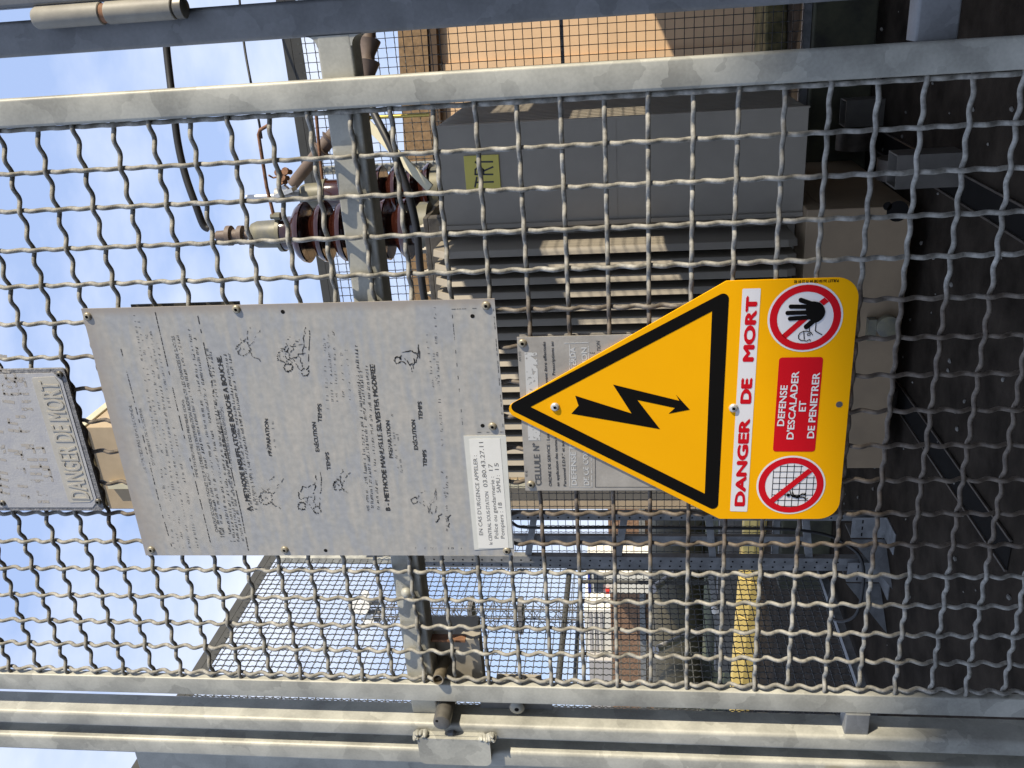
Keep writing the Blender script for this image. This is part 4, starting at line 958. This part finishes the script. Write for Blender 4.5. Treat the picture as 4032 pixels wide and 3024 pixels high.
for k, xx in enumerate(xp):
    b = MB(); b.box(xx - .09, xx + .03, yl - .05, yl - .046, .0, .17); b.box(xx - .09, xx - .086, yl - .0458, yl + .08, .0, .17); b.box(xx - .09, xx + .03, yl - .20, yl - .0502, .001, .006)
    b.add([(xx - .10, yl - .0502, .17), (xx - .10, yl - .0502, .0), (xx - .26, yl - .25, .003), (xx - .10, yl - .0462, .17), (xx - .10, yl - .0462, .0), (xx - .26, yl - .246, .003)], [(0, 1, 2), (5, 4, 3), (0, 2, 5, 3), (1, 4, 5, 2), (0, 3, 4, 1)])
    ft = b.build('foot_bracket', M['zinc_dark'], ld)
    b = MB()
    for r_ in range(2):
        for c_ in range(3): b.box(xx - .08 + c_ * .038, xx - .06 + c_ * .038, yl - .0506, yl - .0503, .045 + r_ * .07, .052 + r_ * .07)
    b.build('slots', M['hole'], ft)
cable('signal_cable', 'thin black cable drooping behind the perforated posts of the cable ladder', [(1990, 2030, 2.96), (2020, 2060, 2.96), (2060, 2076, 2.96), (2200, 2078, 2.96), (2500, 2077, 2.96), (2850, 2080, 2.96), (3100, 2084, 2.96), (3250, 2105, 2.96), (3335, 2145, 2.95), (3390, 2200, 2.9), (3400, 2300, 2.85), (3370, 2420, 2.9), (3300, 2445, 3.0), (3260, 2400, 3.1), (3280, 2300, 3.1)], .008)

# ------------------------------------------------------------------ buildings and street beyond
RB = math.radians(14); PV = (-.45, 7.5, 0)
ob = thing('orange_building', 'orange rendered building with brown eave, sunlit behind the mesh panel', 'building', (-.4, 8.5, 0))
zw = at(1700, 150, Y=7.5).z
a = MB(); a.box(-2.6, 2.2, 7.5, 11.5, 0, zw, RB, PV); a.build('wall', M['orange'], ob)
a = MB(); a.box(-.46, -.40, 7.47, 7.4995, 0, zw - .002, RB, PV); a.build('corner_pilaster', M['orange'], ob)
a = MB(); ze0 = at(1685, 150, Y=7.38).z; ze1 = at(1560, 150, Y=7.38).z; a.box(-2.8, 2.4, 7.38, 11.7, ze0 + .02, ze1, RB, PV); a.build('eave', M['brownwood'], ob)
a = MB(); a.box(-2.8, 2.4, 7.40, 7.47, ze0 - .06, ze0 + .018, RB, PV); a.build('eave_shade_strip', M['eave_shade'], ob)  # dark strip standing in for the shade below the eave
a = MB(); a.box(-2.4, 1.8, 6.55, 7.15, 0, .17, RB, PV); M['moss'] = paint('mossy_kerb', (.05, .055, .018), rough=.95, var=.6, scale=9, bump=.4, bscale=50, col2=(.17, .14, .06))
tag(a.build('mossy_kerb', M['moss'], bevel=.02), 'low mossy kerb along the foot of the orange building', 'kerb')
pl_ = thing('rendered_pillar', 'tall beige rendered pillar behind the enclosure, top edge showing between the two grey plates', 'pillar', (-4.0, 6.7, 0))
xr_ = at(345, 1682, Y=6.5).x; xl_ = at(2300, 2006, Y=6.5).x; zt_ = at(348, 1720, Y=6.5).z
a = MB(); a.box(xl_, xr_, 6.5, 7.2, 0, zt_ - .0); a.build('shaft', M['pillar'], pl_, bevel=.01)
a = MB(); a.box(xl_ + .28, xl_ + .34, 6.44, 6.4995, 0, zt_ - .1); a.build('downpipe', M['cream'], pl_)
a = MB(); a.box(xl_ + .03, xr_ + .02, 6.47, 7.22, zt_ + .001, zt_ + .10); a.build('coping', M['cream'], pl_, bevel=.01)
yb_ = thing('barrier', 'long yellow traffic barrier with chamfered edges lying on the ground beyond the left mesh panel', 'barrier', (-5.4, 6.3, 0))
a = MB(); 
pr = [(0, 0), (.26, 0), (.26, .10), (.20, .20), (.06, .20), (0, .10)]
p0 = Vector((-3.75, 6.15, 0)); p1 = Vector((-7.4, 6.75, 0)); nseg = 7; dd = (p1 - p0); pn_ = Vector((dd.y, -dd.x, 0)).normalized()
if pn_.y < 0: pn_ = -pn_
for k in range(nseg):
    u0 = p0 + dd * (k / nseg); u1 = p0 + dd * ((k + .985) / nseg); n = len(pr)
    a.add([u0 + pn_ * x + Vector((0, 0, z)) for x, z in pr] + [u1 + pn_ * x + Vector((0, 0, z)) for x, z in pr], [tuple(range(n)), tuple(range(2 * n - 1, n - 1, -1))] + [(i, (i + 1) % n, n + (i + 1) % n, n + i) for i in range(n)])
a.build('barrier_body', M['yellow_b'], yb_, bevel=.01)
def pipe(pa, pb, r, label, mat='pole', cat='pipe', name='pipe_rail'):
    b = MB(); b.tube([pa, pb], r, 12); 
    rt = thing(name, label, cat, tuple(pa)); b.build('pipe', M[mat], rt, smooth=True)
    for p in (pa, pb):
        c = MB(); c.tube([(p.x, p.y, 0), (p.x, p.y, p.z)], r * .9, 10); c.build('post', M[mat], rt, smooth=True)
XS = -5.6
pipe(at(2243, 2235, X=XS), at(2195, 2720, X=XS), .030, 'dark pipe running level outside the left mesh panel, upper one')
XS2 = -7.5
pipe(at(2285, 2290, X=XS2), at(2262, 2720, X=XS2), .030, 'grey pipe running level outside the left mesh panel, lower and farther one')
bw = MB(); q0 = at(2405, 2240, Y=22); q1 = at(2600, 2760, Y=22)
bw.box(q1.x - 14, q0.x + 3, 22, 22.5, 0, at(2405, 2450, Y=22).z)
bwt = thing('brick_wall', 'long brown brick wall across the street, seen through the left mesh panel', 'wall', (-20, 22, 0)); bw.build('wall', M['brick'], bwt)
a = MB(); zc0 = at(2520, 2450, Y=21.9).z; a.box(q1.x - 14, q0.x + 3, 21.9, 21.9995, zc0 - .18, zc0); a.build('pale_band', M['zinc_dark'], bwt)
wb = thing('white_building', 'bright white rendered building above the brick wall in the street', 'building', (-24, 25, 0))
qa = at(2300, 2400, Y=25); qb = at(2390, 2570, Y=25)
a = MB(); a.box(qb.x, qa.x, 25, 29, 0, qa.z); a.build('wall', M['whitewall'], wb)
qc = at(2320, 2800, Y=24.6); a = MB(); a.box(qc.x, qb.x - .02, 24.6, 28, 0, at(2318, 2570, Y=24.6).z); a.build('annex', M['corr'], wb)
a = MB()
for k in range(3):
    zz = qb.z + (qa.z - qb.z) * (.25 + .25 * k); a.box(qb.x + .1, qa.x - .1, 24.96, 24.9995, zz - .06, zz + .03)
a.build('shutter_slats', M['corr'], wb)
vn = thing('street_kiosk', 'small white cabin with blue roof band and dark window across the street', 'cabin', (-17.4, 21, 0))
qa = at(2312, 2255, Y=20); qb = at(2405, 2335, Y=20)
a = MB(); a.box(qb.x, qa.x, 20, 21.5, 0, qa.z); kb = a.build('body', M['whitewall'], vn)
a = MB(); a.box(qb.x, qa.x, 19.96, 19.9995, at(2326, 2300, Y=20).z, at(2316, 2300, Y=20).z); a.build('blue_band', M['blue'], vn)
a = MB(); a.box(at(2350, 2328, Y=20).x, at(2350, 2258, Y=20).x, 19.97, 19.9995, at(2375, 2300, Y=20).z, at(2338, 2300, Y=20).z); a.build('window', M['glassd'], vn)
q = at(2392, 2330, Y=19.9); a = MB(); a.box(q.x - .05, q.x + .05, 19.86, 19.9995, q.z - .05, q.z + .05); a.build('red_lamp', M['lampred'], vn)
# lattice mast with dishes, far away
tw = thing('lattice_mast', 'tall lattice mast with white dishes at its top, far off in the sky', 'mast', (-32.5, 40, 0))
x0, x1 = at(1500, 2462, Y=40).x, at(1500, 2392, Y=40).x; zt_ = at(1440, 2425, Y=40).z
a = MB()
corners = [(x0, 40), (x1, 40), (x1, 40.8), (x0, 40.8)]
for cx, cy in corners: a.beam((cx, cy, 0), (cx, cy, zt_), .07, .07)
z = 0; k = 0; st = .75
while z < zt_ - st:
    for i in range(4):
        c0 = corners[i]; c1 = corners[(i + 1) % 4]
        if k % 2: c0, c1 = c1, c0
        a.beam((*c0, z), (*c1, z + st), .035, .035); a.beam((*c0, z), (*c1, z), .035, .035)
    z += st; k += 1
a.build('lattice', M['lattice'], tw)
for px in (1855, 2050):
    zz = at(px, 2425, Y=40).z; a = MB(); a.box(x0 - .25, x1 + .25, 39.7, 40.9, zz - .12, zz + .12); a.build('platform', M['lattice'], tw)
for px, py, r in ((1420, 2385, .55), (1452, 2440, .33), (1440, 2340, .25)):
    q = at(px, py, Y=39.5); a = MB(); a.lathe(q, (.3, -1, 0), [(-.2, r * .4), (0, r * .9), (.05, r), (.06, r * .98), (.07, .01)], 26); a.build('dish', M['dish'], tw, smooth=True)
for py in (2375, 2410, 2440, 2462):
    q0 = at(1470, py, Y=39.8); q = at(1470, py, Y=39.8); a = MB(); a.lathe((q.x, 39.8, q.z - .5), (0, 0, 1), [(0, .02), (.1, .12), (1.2, .12), (1.25, .02)], 12); a.build('antenna', M['lattice'], tw, smooth=True)
# overhead line wires across the sky on the left
ow = 0
for (xa, ya, xb, yb), lb_ in zip(((1980, 2010, 1640, 2700), (2080, 2080, 1760, 2720), (2270, 2180, 2210, 2620), (1680, 2560, 1560, 2760)),
        ('overhead line wire in the sky left of the gate, uppermost of the long pair', 'overhead line wire in the sky left of the gate, lower one of the long pair', 'overhead line wire running close above the white cabin', 'short overhead wire in the sky beside the lock')):
    a = MB(); a.tube([at(xa, ya, Y=18), at((xa + xb) / 2, (ya + yb) / 2, Y=18) - Vector((0, 0, .03)), at(xb, yb, Y=18)], .009, 6)
    tag(a.build('overhead_wire', M['pole']), lb_, 'wire')
# tanks, pipes and a steel post in the yard on the left
tk = thing('olive_tank', 'olive green tank lying in the yard behind the left mesh panel', 'tank', (-8.5, 10, 0))
q = at(2720, 2400, Y=10); a = MB(); a.lathe((q.x - 2.4, 10.5, .55), (1, 0, 0), [(0, .2), (.05, .36), (.15, .4), (3.6, .4), (3.7, .36), (3.75, .2)], 28); a.build('vessel', M['tank'], tk, smooth=True)
a = MB(); a.box(q.x - 1.9, q.x - 1.7, 10.1, 10.9, 0, .2); a.box(q.x + .5, q.x + .7, 10.1, 10.9, 0, .2); a.build('saddle', M['conc_dark'], tk)
for (pa, pb, Y0, Y1, lb_) in (((2570, 2320), (2725, 2215), 9, 11, 'pale grey pipe slanting past the olive tank, upper one'), ((2580, 2560), (2760, 2480), 8.5, 10, 'pale grey pipe slanting past the olive tank, lower one')):
    p = at(*pa, Y=Y0); q = at(*pb, Y=Y1); a = MB(); a.tube([p, q], .055, 12); t_ = thing('slanted_pipe', lb_, 'pipe', tuple(q)); a.build('pipe', M['corr'], t_, smooth=True)
p = at(2800, 2260, Y=7.4); a = MB(); q = at(2830, 2500, Y=7.4)
t_ = thing('steel_rail', 'blue grey flat steel bar with white end cap lying level near the yellow barrier', 'steel bar', tuple(p)); a.beam(p, q, .05, .07); a.build('bar', M['zinc_blue'], t_)
a = MB(); q2 = at(2815, 2400, Y=7.36); a.lathe(q2, (0, -1, 0), [(0, .05), (.03, .045), (.04, .01)], 16); a.build('end_cap', M['dish'], t_, smooth=True)
a = MB(); a.box(p.x - .02, p.x + .02, 7.38, 7.44, 0, p.z); a.build('leg', M['zinc_blue'], t_)
a = MB(); a.box(-7.5, -3.9, 7.6, 7.75, 0, .28)
tag(a.build('kerb_wall', M['conc']), 'low rough concrete kerb behind the yellow barrier', 'wall')
